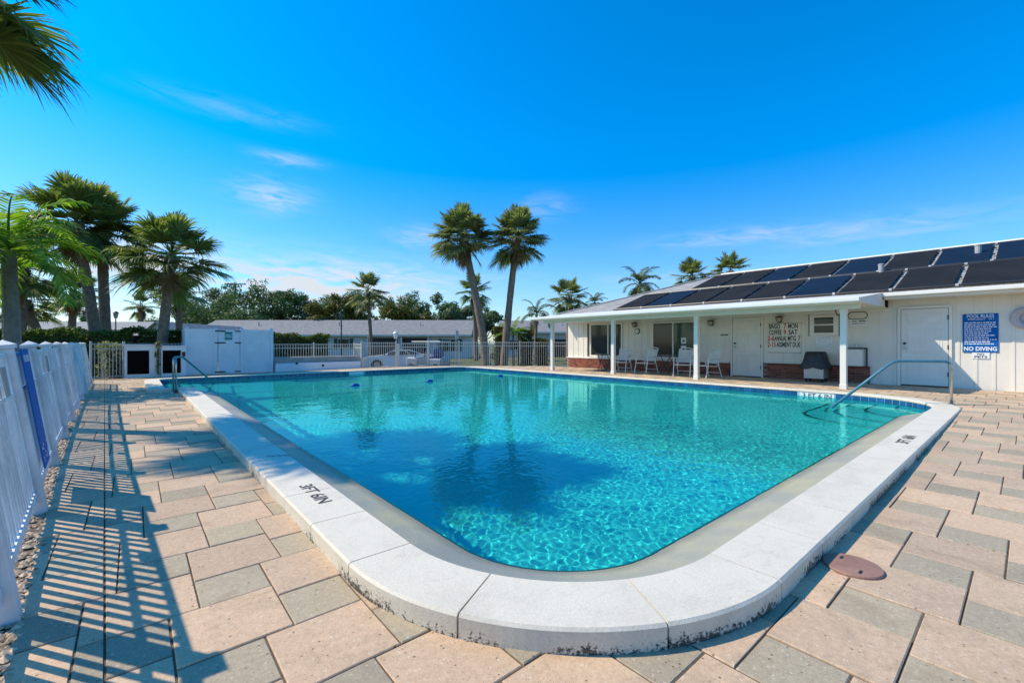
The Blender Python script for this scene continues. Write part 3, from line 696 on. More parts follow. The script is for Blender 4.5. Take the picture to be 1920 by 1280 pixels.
# doors
def door(y0, y1, z0, z1, knob_y):
    d = MB().bbox(WX - .035, WX + .02, y0, y1, z0, z1, .004).build('door', M['white'], club)
    w = y1 - y0
    for c0, c1 in ((.12, .46), (.54, .88)):
        for h0, h1 in ((.06, .36), (.42, .74), (.80, .94)):
            ya, yb = y0 + w * c0, y0 + w * c1; za, zb = z0 + (z1 - z0) * h0, z0 + (z1 - z0) * h1
            pn = MB(); t_ = .018
            for bx in ((ya, yb, za, za + t_), (ya, yb, zb - t_, zb), (ya, ya + t_, za + t_, zb - t_), (yb - t_, yb, za + t_, zb - t_)): pn.bbox(WX - .042, WX - .034, *bx, .002)
            pn.bbox(WX - .040, WX - .034, ya + .045, yb - .045, za + .045, zb - .045, .003); pn.build('door_panel', M['white'], d)
    f = MB(); f.bbox(WX - .05, WX, y0 - .07, y0 - .012, z0 - .05, z1 + .012, .004); f.bbox(WX - .05, WX, y1 + .012, y1 + .07, z0 - .05, z1 + .012, .004); f.bbox(WX - .052, WX, y0 - .07, y1 + .07, z1 + .013, z1 + .075, .004); f.build('door_frame', M['trim'], club)
    for zz in (1.0, 1.12):
        MB().lathe([(.03, 0), (.03, .008), (.012, .012), (.012, .03), (.028, .04), (.028, .055), (.01, .062)], (WX - .036, knob_y, zz), 12, Matrix.Rotation(R(-90), 4, 'Y')).build('door_knob', M['dark_trim'] if zz > 1.05 else M['steel'], d)
    for zz in (z0 + .25, z0 + .95, z1 - .3):
        ky = y0 if abs(knob_y - y1) < .3 else y1
        MB().box(WX - .055, WX - .03, ky - .012, ky + .012, zz, zz + .11).build('hinge', M['dark_trim'], d)
    MB().box(WX - .06, WX + .02, y0, y1, z0 - .035, z0 - .004).build('threshold', M['dark_trim'], d)
door(1.36, 2.27, .02, 2.03, 2.20); door(5.80, 6.70, .02, 1.99, 6.62)
# windows
def window(y0, y1, z0, z1, mats, mull):
    w = MB(); t_ = .06
    w.bbox(WX - .05, WX + .01, y0, y1, z0, z0 + t_, .005); w.bbox(WX - .05, WX + .01, y0, y1, z1 - t_, z1, .005)
    w.bbox(WX - .049, WX + .01, y0, y0 + t_, z0 + t_, z1 - t_, .005); w.bbox(WX - .049, WX + .01, y1 - t_, y1, z0 + t_, z1 - t_, .005)
    w.bbox(WX - .045, WX + .01, mull - .028, mull + .028, z0 + t_, z1 - t_, .005)
    win = w.build('window', M['trim'], club)
    for (a, b), m in zip(((mull + .028, y1 - t_), (y0 + t_, mull - .028)), mats):
        p = MB().box(WX - .014, WX - .006, a, b, z0 + t_, z1 - t_).build('pane', m, win)
        MB().box(WX - .018, WX - .0145, a, b, (z0 + z1) / 2 - .10, (z0 + z1) / 2 - .09).build('glazing_bar', M['glass_dark'], win)
    MB().bbox(WX - .09, WX, y0 - .03, y1 + .03, z0 - .035, z0 - .002, .005).build('sill', M['trim'], win)
    return win
window(11.28, 13.02, .53, 2.0, (M['glass_dark'], M['glass_blue']), 12.02)
w2 = window(8.05, 9.85, .53, 1.96, (M['glass_dark'], M['glass_green']), 8.95)
for zz in (1.22, .92): MB().box(WX - .0175, WX - .0145, 8.42, 8.62, zz - .11, zz + .11).build('paper_notice', M['sign_white'], w2); MB().box(WX - .019, WX - .0178, 8.48, 8.56, zz - .05, zz + .04).build('notice_print', M['glass_dark'], w2)
MB().box(WX - .05, WX - .013, 13.12, 13.17, .52, 2.02).build('shutter_edge', M['black'], club)
w = MB(); w.bbox(WX - .03, WX + .01, 3.66, 4.42, 1.36, 1.98, .01)
sw = w.build('small_window', M['trim'], club)
MB().box(WX - .034, WX - .0302, 3.80, 4.29, 1.44, 1.66).build('pane', M['glass_dark'], sw); MB().box(WX - .034, WX - .0302, 3.80, 4.29, 1.70, 1.90).build('pane', M['glass_dark'], sw)
for yy in (3.655, 4.425): MB().box(WX - .04, WX - .028, yy - .008, yy + .008, 1.34, 2.0).build('window_edge', M['dark_trim'], sw)
# roof vents
for x, y in ((17.62, 3.0), (19.0, 1.0)):
    MB().lathe([(.075, -.1), (.075, .26), (.085, .265), (.085, .30), (.06, .31)], (x, y, roof_z(x)), 14).build('vent_pipe', M['pipe_grey'], roof)
# porch lamps, clock, board and notices
def wall_lamp(y, z, lab):
    e = empty('wall_lamp', (WX, y, z), label=lab, cat='lamp', group='bronze lamps on the porch wall')
    MB().bbox(-.03, 0, -.05, .05, -.06, .10, .006).build('back_plate', M['dark_trim'], e)
    MB().lathe([(.02, .13), (.10, .115), (.115, .09), (.11, .08), (.04, .085)], (-.12, 0, 0), 12).build('cap', M['dark_trim'], e)
    MB().lathe([(.085, .085), (.075, .0), (.045, -.055), (.01, -.07)], (-.12, 0, 0), 12).build('shade', M['lamp_glass'], e)
    rb = MB()
    for k in range(6):
        a = k * math.pi / 3; rb.tube([(-.12 + .092 * math.cos(a), .092 * math.sin(a), .088), (-.12 + .08 * math.cos(a), .08 * math.sin(a), 0), (-.12 + .047 * math.cos(a), .047 * math.sin(a), -.058), (-.12, 0, -.085)], .007, 5)
    rb.build('cage', M['dark_trim'], e); MB().tube([(-.02, 0, .07), (-.12, 0, .10)], .012, 6).build('arm', M['dark_trim'], e)
wall_lamp(10.63, 1.86, 'bronze porch lamp above the round wall clock'); wall_lamp(7.44, 1.82, 'bronze porch lamp between the big window and the door'); wall_lamp(5.23, 1.86, 'bronze porch lamp above the letter board')
e = empty('wall_clock', (WX, 10.55, 1.62), label='round wall clock with dark rim under a porch lamp', cat='clock'); RM = Matrix.Rotation(R(-90), 4, 'Y')
MB().lathe([(.115, 0), (.115, .03), (.10, .04), (.085, .035)], (0, 0, 0), 24, RM).build('rim', M['dark_trim'], e)
MB().lathe([(.088, .0), (.088, .037)], (0, 0, 0), 24, RM).build('face', M['sign_white'], e)
MB().box(-.042, -.038, -.006, .006, -.005, .06).build('hand', M['black'], e); MB().box(-.042, -.038, -.04, .004, -.006, .006).build('hand', M['black'], e)
bd = empty('letter_board', (WX, 5.11, 0), label='cream letter board with bingo and coffee times in black and red letters', cat='notice board')
MB().bbox(-.03, -.012, -.47, .47, .83, 1.76, .004).build('board', M['siding'], bd)
fr_ = MB(); 
for bx in ((-.48, .48, .82, .835), (-.48, .48, 1.755, 1.77)): fr_.box(-.034, -.010, *bx)
fr_.build('frame', M['concrete'], bd)
EXV, EYV = (0, -1, 0), (0, 0, 1)
for row, (zz, items) in enumerate(((1.66, (('BINGO', 0, -.28, .33), ('7', 1, .02, .07), ('MON', 0, .25, .27))), (1.465, (('COFFEE', 0, -.26, .37), ('9', 1, .02, .07), ('SAT', 0, .25, .25))),
                              (1.27, (('2-6', 1, -.38, .20), ('ANNUAL', 0, -.10, .35), ('MTG', 0, .22, .23), ('7', 0, .42, .06))), (1.075, (('2-15', 1, -.36, .24), ('ASSMENT', 0, .00, .44), ('DUE', 0, .345, .21))))):
    for s_, c, off, wd in items: put_text(s_, .215, M['red_ink' if c else 'ink'], (-.0315, -off, zz), EXV, EYV, bd, width=wd, bold=.006)
num = empty('door_plaque', (WX, 7.0, 1.42), label='small dark nameplate beside the panelled door', cat='plaque'); MB().bbox(-.012, 0, -.13, .13, -.02, .02, .003).build('plate', M['dark_trim'], num)
# pool rules sign
ps = empty('pool_rules_sign', (WX, .80, 0), label='blue pool rules sign with white lettering and NO DIVING', cat='sign')
MB().bbox(-.022, -.013, -.305, .305, .90, 1.85, .003).build('board', M['sign_blue'], ps)
put_text('POOL RULES', .11, M['sign_white'], (-.0235, 0, 1.79), EXV, EYV, ps, width=.46, bold=.001)
put_text('EMERGENCY', .06, M['sign_white'], (-.0235, .06, 1.715), EXV, EYV, ps, width=.30); put_text('911', .06, M['sign_white'], (-.0235, -.19, 1.715), EXV, EYV, ps, width=.08)
for i in range(11):
    z = 1.63 - i * .052; mb = MB(); y = .27; endy = random.uniform(-.27, -.12)
    while y > endy:
        l = random.uniform(.02, .07); mb.box(-.0236, -.0224, max(y - l, -.275), y, z - .012, z + .012 + random.uniform(-.004, .003)); y -= l + .013
    mb.build('small_print', M['sign_white'], ps)
put_text('NO DIVING', .135, M['sign_white'], (-.0235, 0, .985), EXV, EYV, ps, width=.56, bold=.004)
np_ = empty('no_pets_sign', (WX, .79, .82), label='small white NO PETS plate under the blue pool rules sign', cat='sign'); MB().bbox(-.02, -.013, -.15, .15, -.075, .075, .003).build('plate', M['sign_white'], np_)
put_text('NO', .07, M['ink'], (-.0215, 0, .035), EXV, EYV, np_, width=.12, bold=.002); put_text('PETS', .07, M['ink'], (-.0215, 0, -.032), EXV, EYV, np_, width=.22, bold=.002)
# sign and wire loop by the porch end
sg = empty('wall_notice', (WX, 3.2, 1.72), label='small white notice with dark lines under the black wire loop', cat='sign'); MB().bbox(-.016, -.013, -.20, .20, -.09, .09, .002).build('plate', M['sign_white'], sg)
mb = MB(); mb.box(-.0175, -.0162, -.17, .0, .02, .05); mb.box(-.0175, -.0162, .04, .15, .02, .045); mb.box(-.0175, -.0162, -.16, .16, -.04, -.022); mb.build('print', M['ink'], sg)
mb = MB(); lp = arc((15.4, 3.26, 1.90), (0, 1, 0), (0, 0, 1), .10, -math.pi / 2, math.pi / 2, 6) + arc((15.4, 3.02, 1.90), (0, 1, 0), (0, 0, 1), .10, math.pi / 2, math.pi * 1.5, 6); mb.tube(lp + [lp[0]], .012, 6); mb.tube([(15.4, 3.36, 1.90), (15.4, 3.62, 1.93), (15.4, 3.66, 2.1)], .014, 6)
mb.build('wire_loop', M['black'], label='black wire loop bracket hanging under the porch ceiling', cat='bracket')
cs = empty('grill_drawing_sign', (WX, 4.03, 1.2), label='white notice with faded red drawing above the covered grill', cat='sign'); MB().bbox(-.016, -.013, -.21, .21, -.17, .12, .002).build('plate', M['sign_white'], cs)
mb = MB(); pts_ = [(-.0175, .15, .10), (-.0175, .12, -.02), (-.0175, .02, .08), (-.0175, -.03, -.03), (-.0175, -.08, .09), (-.0175, -.16, .02), (-.0175, -.15, .10), (-.0175, .15, .10)]; mb.tube(pts_, .005, 4); mb.build('red_print', M['faded_ink'], cs)
mb = MB(); mb.tube([(-.0175, .18, -.12), (-.0175, .1, -.05), (-.0175, -.1, -.05), (-.0175, -.17, -.12), (-.0175, .18, -.12)], .004, 4); mb.build('grey_print', M['concrete'], cs)
# life ring on the wall at the edge of the view
MB().lathe([(.26, .01), (.26, .07), (.22, .10), (.17, .10), (.11, .07), (.10, .03), (.01, .03)], (WX, .06, 1.72), 28, RM).build('life_ring', M['ring'], label='grey life ring hung on the white wall beside the pool rules sign', cat='life ring')
# covered grill
gr = empty('covered_grill', (15.35, 4.12, deck_z(15)), label='barbecue grill under a black cover on a silver cabinet', cat='grill')
MB().bbox(-.24, .24, -.25, .25, .10, .44, .01).build('cabinet', M['silver'], gr)
for k in range(5): MB().bbox(-.246, -.238, -.22, .19, .14 + k * .055, .17 + k * .055, .002).build('louver', M['silver'], gr)
mb = MB(); rows = [(.30, .36, .40), (.31, .33, .52), (.28, .29, .62), (.25, .27, .72), (.23, .24, .86), (.20, .21, .89)]; v = []
for a, b, z in rows:
    for k in range(24):
        t_ = k * 2 * math.pi / 24; c, s_ = math.cos(t_), math.sin(t_); u = max(abs(c), abs(s_)) ** .75; wv = 1 + .035 * math.sin(k * 2.6 + z * 9)
        v.append((a * c / u * wv, b * s_ / u * wv, z + (.03 * math.sin(k * 1.7) if z < .45 else 0)))
f = [(i * 24 + k, i * 24 + (k + 1) % 24, (i + 1) * 24 + (k + 1) % 24, (i + 1) * 24 + k) for i in range(5) for k in range(24)] + [tuple(120 + k for k in range(24))]
mb.add(v, f); mb.build('cover', M['cover_black'], gr, smooth=True)
for sy in (-.2, .2):
    for sx in (-.18, .18): MB().lathe([(.045, -.018), (.05, 0), (.045, .018)], (sx, sy, .052), 12, Matrix.Rotation(R(90), 4, 'X')).build('caster', M['tyre'], gr); MB().box(sx - .02, sx + .02, sy - .026, sy + .026, .06, .11).build('bracket', M['black'], gr)
# utility cabinet on the wall
uc = empty('wall_cabinet', (WX, 3.22, 0), label='white cabinet with dark counter against the wall behind the porch post', cat='cabinet')
MB().bbox(-.30, -.0, -.16, .22, .478, .96, .006).build('body', M['white'], uc); MB().bbox(-.33, -.0, -.18, .25, .962, 1.0, .005).build('top', M['dark_trim'], uc)
MB().tube([(-.12, .02, .99), (-.12, .02, 1.10), (-.2, .02, 1.10), (-.22, .02, 1.05)], .012, 6).build('tap', M['steel'], uc); MB().tube([(-.03, -.21, .42), (-.03, -.21, 1.0)], .018, 6).build('pipe', M['black'], uc)

# ------------------------------------------------------------------ solar heating panels
sn = Vector((-PITCH, 0, 1)).normalized(); along = Vector((1, 0, PITCH)).normalized()
def solar(y0, y1, x0, x1, mat, lab, grp):
    e = empty('solar_panel', (x0, y0, roof_z(x0)), label=lab, cat='solar panel', group=grp)
    o = Vector((0, 0, 0)) + sn * .05; L = (x1 - x0) / along.x; Mx = Matrix((along, Vector((0, 1, 0)), sn)).transposed().to_4x4(); Mx.translation = o
    MB().bbox(.05, L - .05, .055, (y1 - y0) - .065, -.012, .012, .006, Mx).build('collector_mat', mat, e)
    MB().tube([Mx @ Vector((.0, .0, 0)), Mx @ Vector((.0, y1 - y0, 0))], .03, 8).build('header_pipe', M['pipe_black'], e)
    MB().tube([Mx @ Vector((L, .0, 0)), Mx @ Vector((L, y1 - y0, 0))], .03, 8).build('header_pipe', M['pipe_black'], e)
    for xx in (.0, L): MB().tube([Mx @ Vector((xx, -.03, 0)), Mx @ Vector((xx, .03, 0))], .042, 8).build('coupling', M['pipe_grey'], e)
    for xx in (L * .33, L * .7): MB().box(xx - .03, xx + .03, -.03, .05, .0, .03, Mx).build('strap_clip', M['pipe_black'], e)
    for sx in (.1, L - .1):
        MB().box(sx - .03, sx + .03, .1, .16, -.062, -.008, Mx).build('foot', M['pipe_black'], e); MB().box(sx - .03, sx + .03, (y1 - y0) - .16, (y1 - y0) - .1, -.062, -.008, Mx).build('foot', M['pipe_black'], e)
ORD = ['first', 'second', 'third', 'fourth', 'fifth', 'sixth', 'seventh', 'eighth', 'ninth', 'tenth', 'eleventh']
lo = [11.35, 10.0, 8.73, 7.47, 6.19, 4.92, 3.66, 2.41, 1.16, -.1, -1.36, -2.6]; up_ = [9.34, 8.06, 6.77, 5.59, 4.36, 3.11, 1.91, .68, -.55, -1.8, -3.0]
for i in range(len(lo) - 1): 
    nv = i in (1, 5); solar(lo[i + 1], lo[i], 15.28, 17.62, M['panel_reflection_tint' if nv else 'panel_black'], ('navy' if nv else 'black') + ' solar panel, %s from the hip end in the lower row above the gutter' % ORD[i], 'lower row of solar panels')
for i in range(len(up_) - 1):
    nv = i in (2, 4, 6, 7); solar(up_[i + 1], up_[i], 17.76, 20.22, M['panel_reflection_tint' if nv else 'panel_black'], ('navy' if nv else 'black') + ' solar panel, %s from the hip end in the upper row below the ridge' % ORD[i], 'upper row of solar panels')

# ------------------------------------------------------------------ porch chairs and tables
def chair(x, y, rz, lab):
    e = empty('patio_chair', (x, y, deck_z(x)), rz, label=lab, cat='chair', group='white strap chairs on the porch')
    for s in (-1, 1):
        yy = .27 * s
        MB().tube([(-.34, yy, .014), (-.25, yy, .40), (-.24, yy, .60), (-.19, yy, .635), (.20, yy, .62)], .016, 7).build('front_leg', M['chair'], e)
        MB().tube([(.36, yy, .014), (.20, yy, .42), (.20, yy, .62)], .016, 7).build('back_leg', M['chair'], e)
        MB().bbox(-.24, .20, yy - .024, yy + .024, .635, .652, .006).build('armrest', M['chair'], e)
    MB().tube([(-.25, .27, .40), (-.27, 0, .395), (-.25, -.27, .40)], .014, 7).build('front_bar', M['chair'], e)
    MB().tube([(.30, .27, .16), (.30, -.27, .16)], .012, 6).build('stretcher', M['chair'], e)
    for s in (-1, 1): MB().tube([(-.25, .23 * s, .40), (.16, .23 * s, .37), (.22, .23 * s, .44), (.40, .23 * s, .93)], .014, 7).build('seat_rail', M['chair'], e)
    MB().tube([(.40, .23, .93), (.415, .12, .965), (.42, 0, .975), (.415, -.12, .965), (.40, -.23, .93)], .016, 7).build('top_bar', M['chair'], e)
    for k in range(7):
        t_ = (k + .5) / 7; xx = -.25 + .41 * t_; zz = .405 - .03 * t_; MB().bbox(xx - .026, xx + .026, -.24, .24, zz, zz + .012, .003).build('strap', M['strap'], e)
    for k in range(8):
        t_ = (k + .5) / 8; xx = .22 + .165 * t_; zz = .46 + .45 * t_; Mx = Matrix.Translation((xx, 0, zz)) @ Matrix.Rotation(R(20), 4, 'Y'); MB().bbox(-.006, .006, -.24, .24, -.026, .026, .003, Mx).build('strap', M['strap'], e)
chair(14.55, 10.40, R(14), 'white strap patio chair next to the table under the left window'); chair(14.60, 9.35, R(-8), 'white strap patio chair under the wall clock')
chair(14.45, 7.78, R(16), 'white strap patio chair right beside the table under the big window'); chair(14.45, 6.95, R(-18), 'white strap patio chair close to the panelled door')
def table(x, y, rz, lab):
    e = empty('folding_table', (x, y, deck_z(x)), rz, label=lab, cat='table', group='folding porch tables')
    MB().bbox(-.30, .30, -.30, .30, .685, .71, .008).build('table_top', M['tabletop'], e)
    for s in (-1, 1):
        MB().tube([(-.26, .22 * s, .012), (.22, .20 * s, .68)], .013, 6).build('leg', M['black'], e); MB().tube([(.26, .18 * s, .012), (-.22, .18 * s, .68)], .013, 6).build('leg', M['black'], e)
    MB().tube([(.24, .2, .04), (.24, -.2, .04)], .01, 6).build('brace', M['black'], e); MB().tube([(-.24, .22, .04), (-.24, -.22, .04)], .01, 6).build('brace', M['black'], e)
table(14.7, 11.35, R(60), 'dark folding table below the left window'); table(14.75, 8.50, R(75), 'dark folding table below the green tinted window')

# ------------------------------------------------------------------ handrails
def handrail(foot, end, zt, bend_s, lab, double=0.0):
    e = empty('pool_handrail', (foot[0], foot[1], 0), label=lab, cat='handrail', group='handrails of the pool'); D = Vector((end[0] - foot[0], end[1] - foot[1], 0)); L = D.length; D.normalize(); U = Vector((0, 0, 1)); r = .022
    fz = foot[2]
    c1 = arc(D * .12 + U * (zt - .12), -D, U, .12, 0, math.pi / 2, 6)
    b = D * bend_s + U * zt; low = D * L + U * end[2]; d2 = (low - b).normalized()
    MB().tube([U * fz] + c1[:4], r, 10).build('post', M['steel'], e, smooth=True)
    pts = c1[3:] + [b - D * .10, b - D * .03 + d2 * .02, b + d2 * .10] + [low]
    MB().tube(pts, r + .004, 10).build('grip_sleeve', M['rail_blue'], e, smooth=True)
    MB().tube([low, low + d2 * .06, low + d2 * .10 - U * .45], r, 10).build('pool_leg', M['steel'], e, smooth=True)
    MB().lathe([(.055, fz - .005), (.055, fz + .006), (.03, fz + .02)], (0, 0, 0), 16).build('escutcheon', M['steel'], e)
    if double:
        s = D.cross(U) * double; MB().tube([U * fz + s, U * (zt - .16) + s, c1[4] + s * .5], r * .9, 10).build('second_post', M['steel'], e, smooth=True)
handrail((11.52, .95, 0.0), (10.33, 2.55, -.16), .79, .92, 'blue sleeved steel handrail over the pool steps by the clubhouse')
handrail((.74, 13.72, -.1), (1.95, 16.7, -.16), .78, .55, 'blue sleeved steel handrail with a double post at the far alcove', .055)
# float line
fl_ = empty('float_line', (5, 12.8, WATER_Z), label='rope with blue floats stretched across the pool', cat='float line')
P_ = [(1.62, 12.9), (4.92, 12.80), (7.31, 12.66), (10.45, 12.9), (12.15, 12.8)]; rp = []
for (a, b) in zip(P_, P_[1:]):
    for k in range(8): rp.append((a[0] + (b[0] - a[0]) * k / 8 - 5, a[1] + (b[1] - a[1]) * k / 8 - 12.8 + .06 * math.sin(k), .008 - .012 * math.sin(math.pi * k / 8)))
MB().tube(rp, .010, 5).build('rope', M['rope'], fl_)
for x, y in P_[1:4]:
    Mx = Matrix.Rotation(R(90), 4, 'Y'); MB().lathe([(.015, -.12), (.045, -.09), (.06, -.04), (.06, .04), (.045, .09), (.015, .12)], (x - 5, y - 12.8, .02), 14, Mx).build('float', M['float_blue'], fl_, smooth=True)

# ------------------------------------------------------------------ left fence, leaning outwards
LEAN = R(8.0)
fenceL = empty('white_picket_fence', (fence_x(3), 3, -.1), label='tall white picket fence leaning outwards along the left side of the deck', cat='fence'); fenceL.location = (0, 0, 0)
def fl_frame(y):
    x = fence_x(y); dx = (fence_x(y + .05) - fence_x(y - .05)) / .1
    return x, math.atan2(-dx, 1)
def fmat(y):
    x, a = fl_frame(y); return Matrix.Translation((x, y, -.10)) @ Matrix.Rotation(a, 4, 'Z') @ Matrix.Rotation(-LEAN, 4, 'Y')
def place(o, Mx): o.matrix_local = Mx
PK = MB().bbox(-.008, .008, -.019, .019, .09, 1.17, .003).mesh('picket', M['fence_left'])
PO = MB().bbox(-.046, .046, -.046, .046, -.06, 1.20, .005).mesh('post', M['fence_left'])
CAP = MB().add([(-.06, -.06, 1.20), (.06, -.06, 1.20), (.06, .06, 1.20), (-.06, .06, 1.20), (-.06, -.06, 1.228), (.06, -.06, 1.228), (.06, .06, 1.228), (-.06, .06, 1.228), (0, 0, 1.265)],
    [(3, 2, 1, 0), (0, 1, 5, 4), (1, 2, 6, 5), (2, 3, 7, 6), (3, 0, 4, 7), (4, 5, 8), (5, 6, 8), (6, 7, 8), (7, 4, 8)]).mesh('post_cap', M['fence_left'])
posts_y = [1.23 - 1.72 * 2, 1.23 - 1.72, 1.23] + [1.23 + 1.72 * k for k in range(1, 11)]
posts_y = [y for y in posts_y if y < 18.5]
for y in posts_y:
    p = link('post', PO, fenceL); place(p, fmat(y)); c = link('post_cap', CAP, p)
for a, b in zip(posts_y, posts_y[1:]):
    ya, yb = a + .05, b - .05; A, B = fmat(ya), fmat(yb)
    for zc, hh, hw in ((1.155, .015, .012), (.885, .014, .011), (.155, .018, .014)):
        mb = MB(); v = []
        for Q in (A, B): v += [Q @ Vector((sx * hw, 0, zc + sz * hh)) for sz in (-1, 1) for sx in (-1, 1)]
        mb.add(v, [(0, 1, 3, 2), (4, 6, 7, 5), (0, 4, 5, 1), (1, 5, 7, 3), (3, 7, 6, 2), (2, 6, 4, 0)]); mb.build('rail', M['fence_left'], fenceL)
    n = 16
    for k in range(n): p = link('picket', PK, fenceL); place(p, fmat(a + (b - a) * (k + .75) / (n + .5)) @ Matrix.Rotation(random.uniform(-.006, .006), 4, 'X'))
# blue sign and plates hung on the fence
Q = fmat(5.26)
e = empty('blue_fence_sign', label='tall blue sign board seen edge on, hung on the white picket fence', cat='sign'); e.matrix_world = Q
MB().bbox(.040, .050, -.24, .24, .24, 1.19, .003).build('board', M['sign_blue'], e)
mb = MB()
for k in range(16): yy, zz = random.uniform(-.2, .2), random.uniform(.28, .45); mb.box(.0505, .0515, yy - .012, yy + .012, zz - .008, zz + .008)
mb.build('small_print', M['sign_white'], e)
put_text('POOL RULES', .08, M['sign_white'], (.0512, 0, 1.11), (0, 1, 0), (0, 0, 1), e, width=.36)
for yy, lb in ((4.02, 'small grey plate on the fence next to the tall blue sign'), (7.3, 'small grey plate on the fence beyond the tall blue sign')):
    e = empty('fence_plate', label=lb, cat='plate'); e.matrix_world = fmat(yy); MB().bbox(.036, .044, -.08, .08, .91, 1.09, .002).build('plate', M['concrete'], e)

# ------------------------------------------------------------------ metal fences
def metal_fence(name, pts, z0, z1, sp, lab, m, post_at=1.9, pick=.0095, two=True, skip=None, post_w=.028):
    """pts: polyline of (x, y, z_base)"""
    e = empty(name, label=lab, cat='fence'); h = z1 - z0
    pk = MB().bbox(-pick, pick, -pick, pick, .06, h, .002).mesh('picket', m); po = MB().bbox(-post_w, post_w, -post_w, post_w, -.30, h + .06, .004).mesh('post', m)
    first = True
    for (a, b) in zip(pts, pts[1:]):
        a, b = Vector(a), Vector(b); L = (b - a).length; d = (b - a) / L; ang = math.atan2(d.y, d.x); k = max(1, round(L / post_at))
        for i in range(k):
            p0 = a + d * (L * i / k); p1 = a + d * (L * (i + 1) / k); link('post', po, e, loc=(p0.x, p0.y, p0.z + z0), rot=(0, 0, ang))
            Mx = Matrix.Translation((p0.x, p0.y, p0.z + z0)) @ Matrix.Rotation(ang, 4, 'Z'); l = (p1 - p0).length
            for zc in ((h - .03, h - .20, .10) if two else (h - .03, .10)): MB().bbox(post_w, l - post_w, -.014, .014, zc - .014, zc + .014, .002, Mx).build('rail', m, e)
            n = int((l - .06) / sp)
            for j in range(n):
                q = p0 + d * (l * (j + 1) / (n + 1)); link('picket', pk, e, loc=(q.x, q.y, q.z + z0), rot=(0, 0, ang))
    link('post', po, e, loc=(b.x, b.y, b.z + z0), rot=(0, 0, ang)); return e
metal_fence('metal_fence', [(8.35, 20.95, 0), (9.95, 20.55, 0)], -.13, 1.17, .105, 'cream metal picket fence between the low wall and the gate', M['fence_back'], 1.7)
metal_fence('metal_fence', [(11.35, 19.75, 0), (15.9, 15.66, 0), (16.6, 15.02, 0)], -.13, 1.19, .105, 'cream metal picket fence from the gate to the clubhouse corner', M['fence_back'], 1.62)
metal_fence('metal_fence', [(4.55, 22.0, 0), (8.35, 21.9, 0), (8.35, 20.97, 0)], .02, 1.10, .11, 'cream metal picket fence rising behind the low white wall', M['fence_back'], 1.9)
metal_fence('metal_fence', [(-1.1, 20.45, 0), (-.28, 20.85, 0)], -.13, 1.13, .105, 'grey picket fence beside the black vent panels', M['fence_grey'], 1.0, pick=.008)
metal_fence('metal_fence', [(-.28, 22.6, 0), (1.5, 22.6, 0)], .2, 1.13, .11, 'grey picket fence behind the equipment wall', M['fence_grey'], 1.8, pick=.008)
# gate
gt = empty('metal_gate', (9.98, 20.5, -.13), math.atan2(19.75 - 20.55, 11.35 - 9.95), label='cream metal gate with a diagonal brace between square posts', cat='gate')
MB().bbox(-.02, .12, -.07, .07, -.1, 1.22, .006).build('gate_post', M['fence_back'], gt); MB().bbox(1.44, 1.56, -.06, .06, -.1, 1.32, .006).build('gate_post', M['fence_back'], gt)
for zc in (1.24, 1.06, .12): MB().bbox(.16, 1.42, -.016, .016, zc - .018, zc + .018, .003).build('rail', M['fence_back'], gt)
for k in range(12): MB().bbox(.18 + k * .108, .204 + k * .108, -.012, .012, .08, 1.26, .002).build('picket', M['fence_back'], gt)
MB().tube([(.25, -.02, .95), (1.38, -.02, .2)], .018, 6).build('brace', M['fence_back'], gt); MB().bbox(1.36, 1.45, -.05, .03, .85, 1.0, .006).build('latch', M['black'], gt)
# ------------------------------------------------------------------ vinyl enclosure, equipment wall, low wall
en = empty('vinyl_enclosure', (3, 21.05, -.13), label='white vinyl enclosure with a hinged gate at the far end of the pool', cat='enclosure')
en.location = (0, 0, 0); z0, z1 = -.12, 1.68
def panel(x0, x1, y, name='panel', top=z1, parent=en):
    p = MB().bbox(x0, x1, y, y + .04, z0 + .03, top, .004).build(name, M['vinyl'], parent)
    k = max(2, round((x1 - x0) / .18))
    for i in range(1, k): MB().box(x0 + (x1 - x0) * i / k - .004, x0 + (x1 - x0) * i / k + .004, y - .0035, y - .0005, z0 + .15, top - .14).build('board_joint', M['trim'], p)
    for za, zb in ((z0 + .03, z0 + .14), (top - .13, top + .004)): MB().bbox(x0, x1, y - .012, y - .0005, za, zb, .004).build('rail', M['vinyl'], p)
    return p
panel(1.60, 2.42, 21.02); panel(3.42, 4.42, 21.02)
for x in (1.55, 2.47, 3.37, 4.47):
    p = MB().bbox(x - .055, x + .055, 20.98, 21.09, z0 - .05, z1 + .03, .005).build('post', M['vinyl'], en)
    MB().add([(x - .07, 20.965, z1 + .03), (x + .07, 20.965, z1 + .03), (x + .07, 21.105, z1 + .03), (x - .07, 21.105, z1 + .03), (x, 21.035, z1 + .09)], [(3, 2, 1, 0), (0, 1, 4), (1, 2, 4), (2, 3, 4), (3, 0, 4)]).build('post_cap', M['vinyl'], p)
gp = panel(2.56, 3.29, 21.0, 'gate', z1 - .02)
for zz in (z0 + .10, 1.14, z1 - .07):
    MB().bbox(2.44, 2.80, 20.965, 20.985, zz - .025, zz + .025, .004).build('hinge', M['black'], gp); MB().bbox(3.12, 3.33, 20.965, 20.985, zz - .022, zz + .022, .004).build('latch', M['black'], gp)
sg = empty('gate_sign', (2.90, 20.98, 1.42), label='small teal notice on the white vinyl gate', cat='sign'); MB().bbox(-.13, .13, -.006, .006, -.16, .16, .002).build('plate', M['teal'], sg)
MB().box(-.115, .115, -.009, -.0065, .085, .14).build('print', M['teal_dark'], sg); MB().box(-.115, .115, -.009, -.0065, -.135, -.095).build('print', M['teal_dark'], sg)
for k in range(4): MB().box(-.10, .10 - .03 * (k % 2), -.008, -.0065, -.06 + k * .035, -.05 + k * .035).build('print', M['sign_white'], sg)
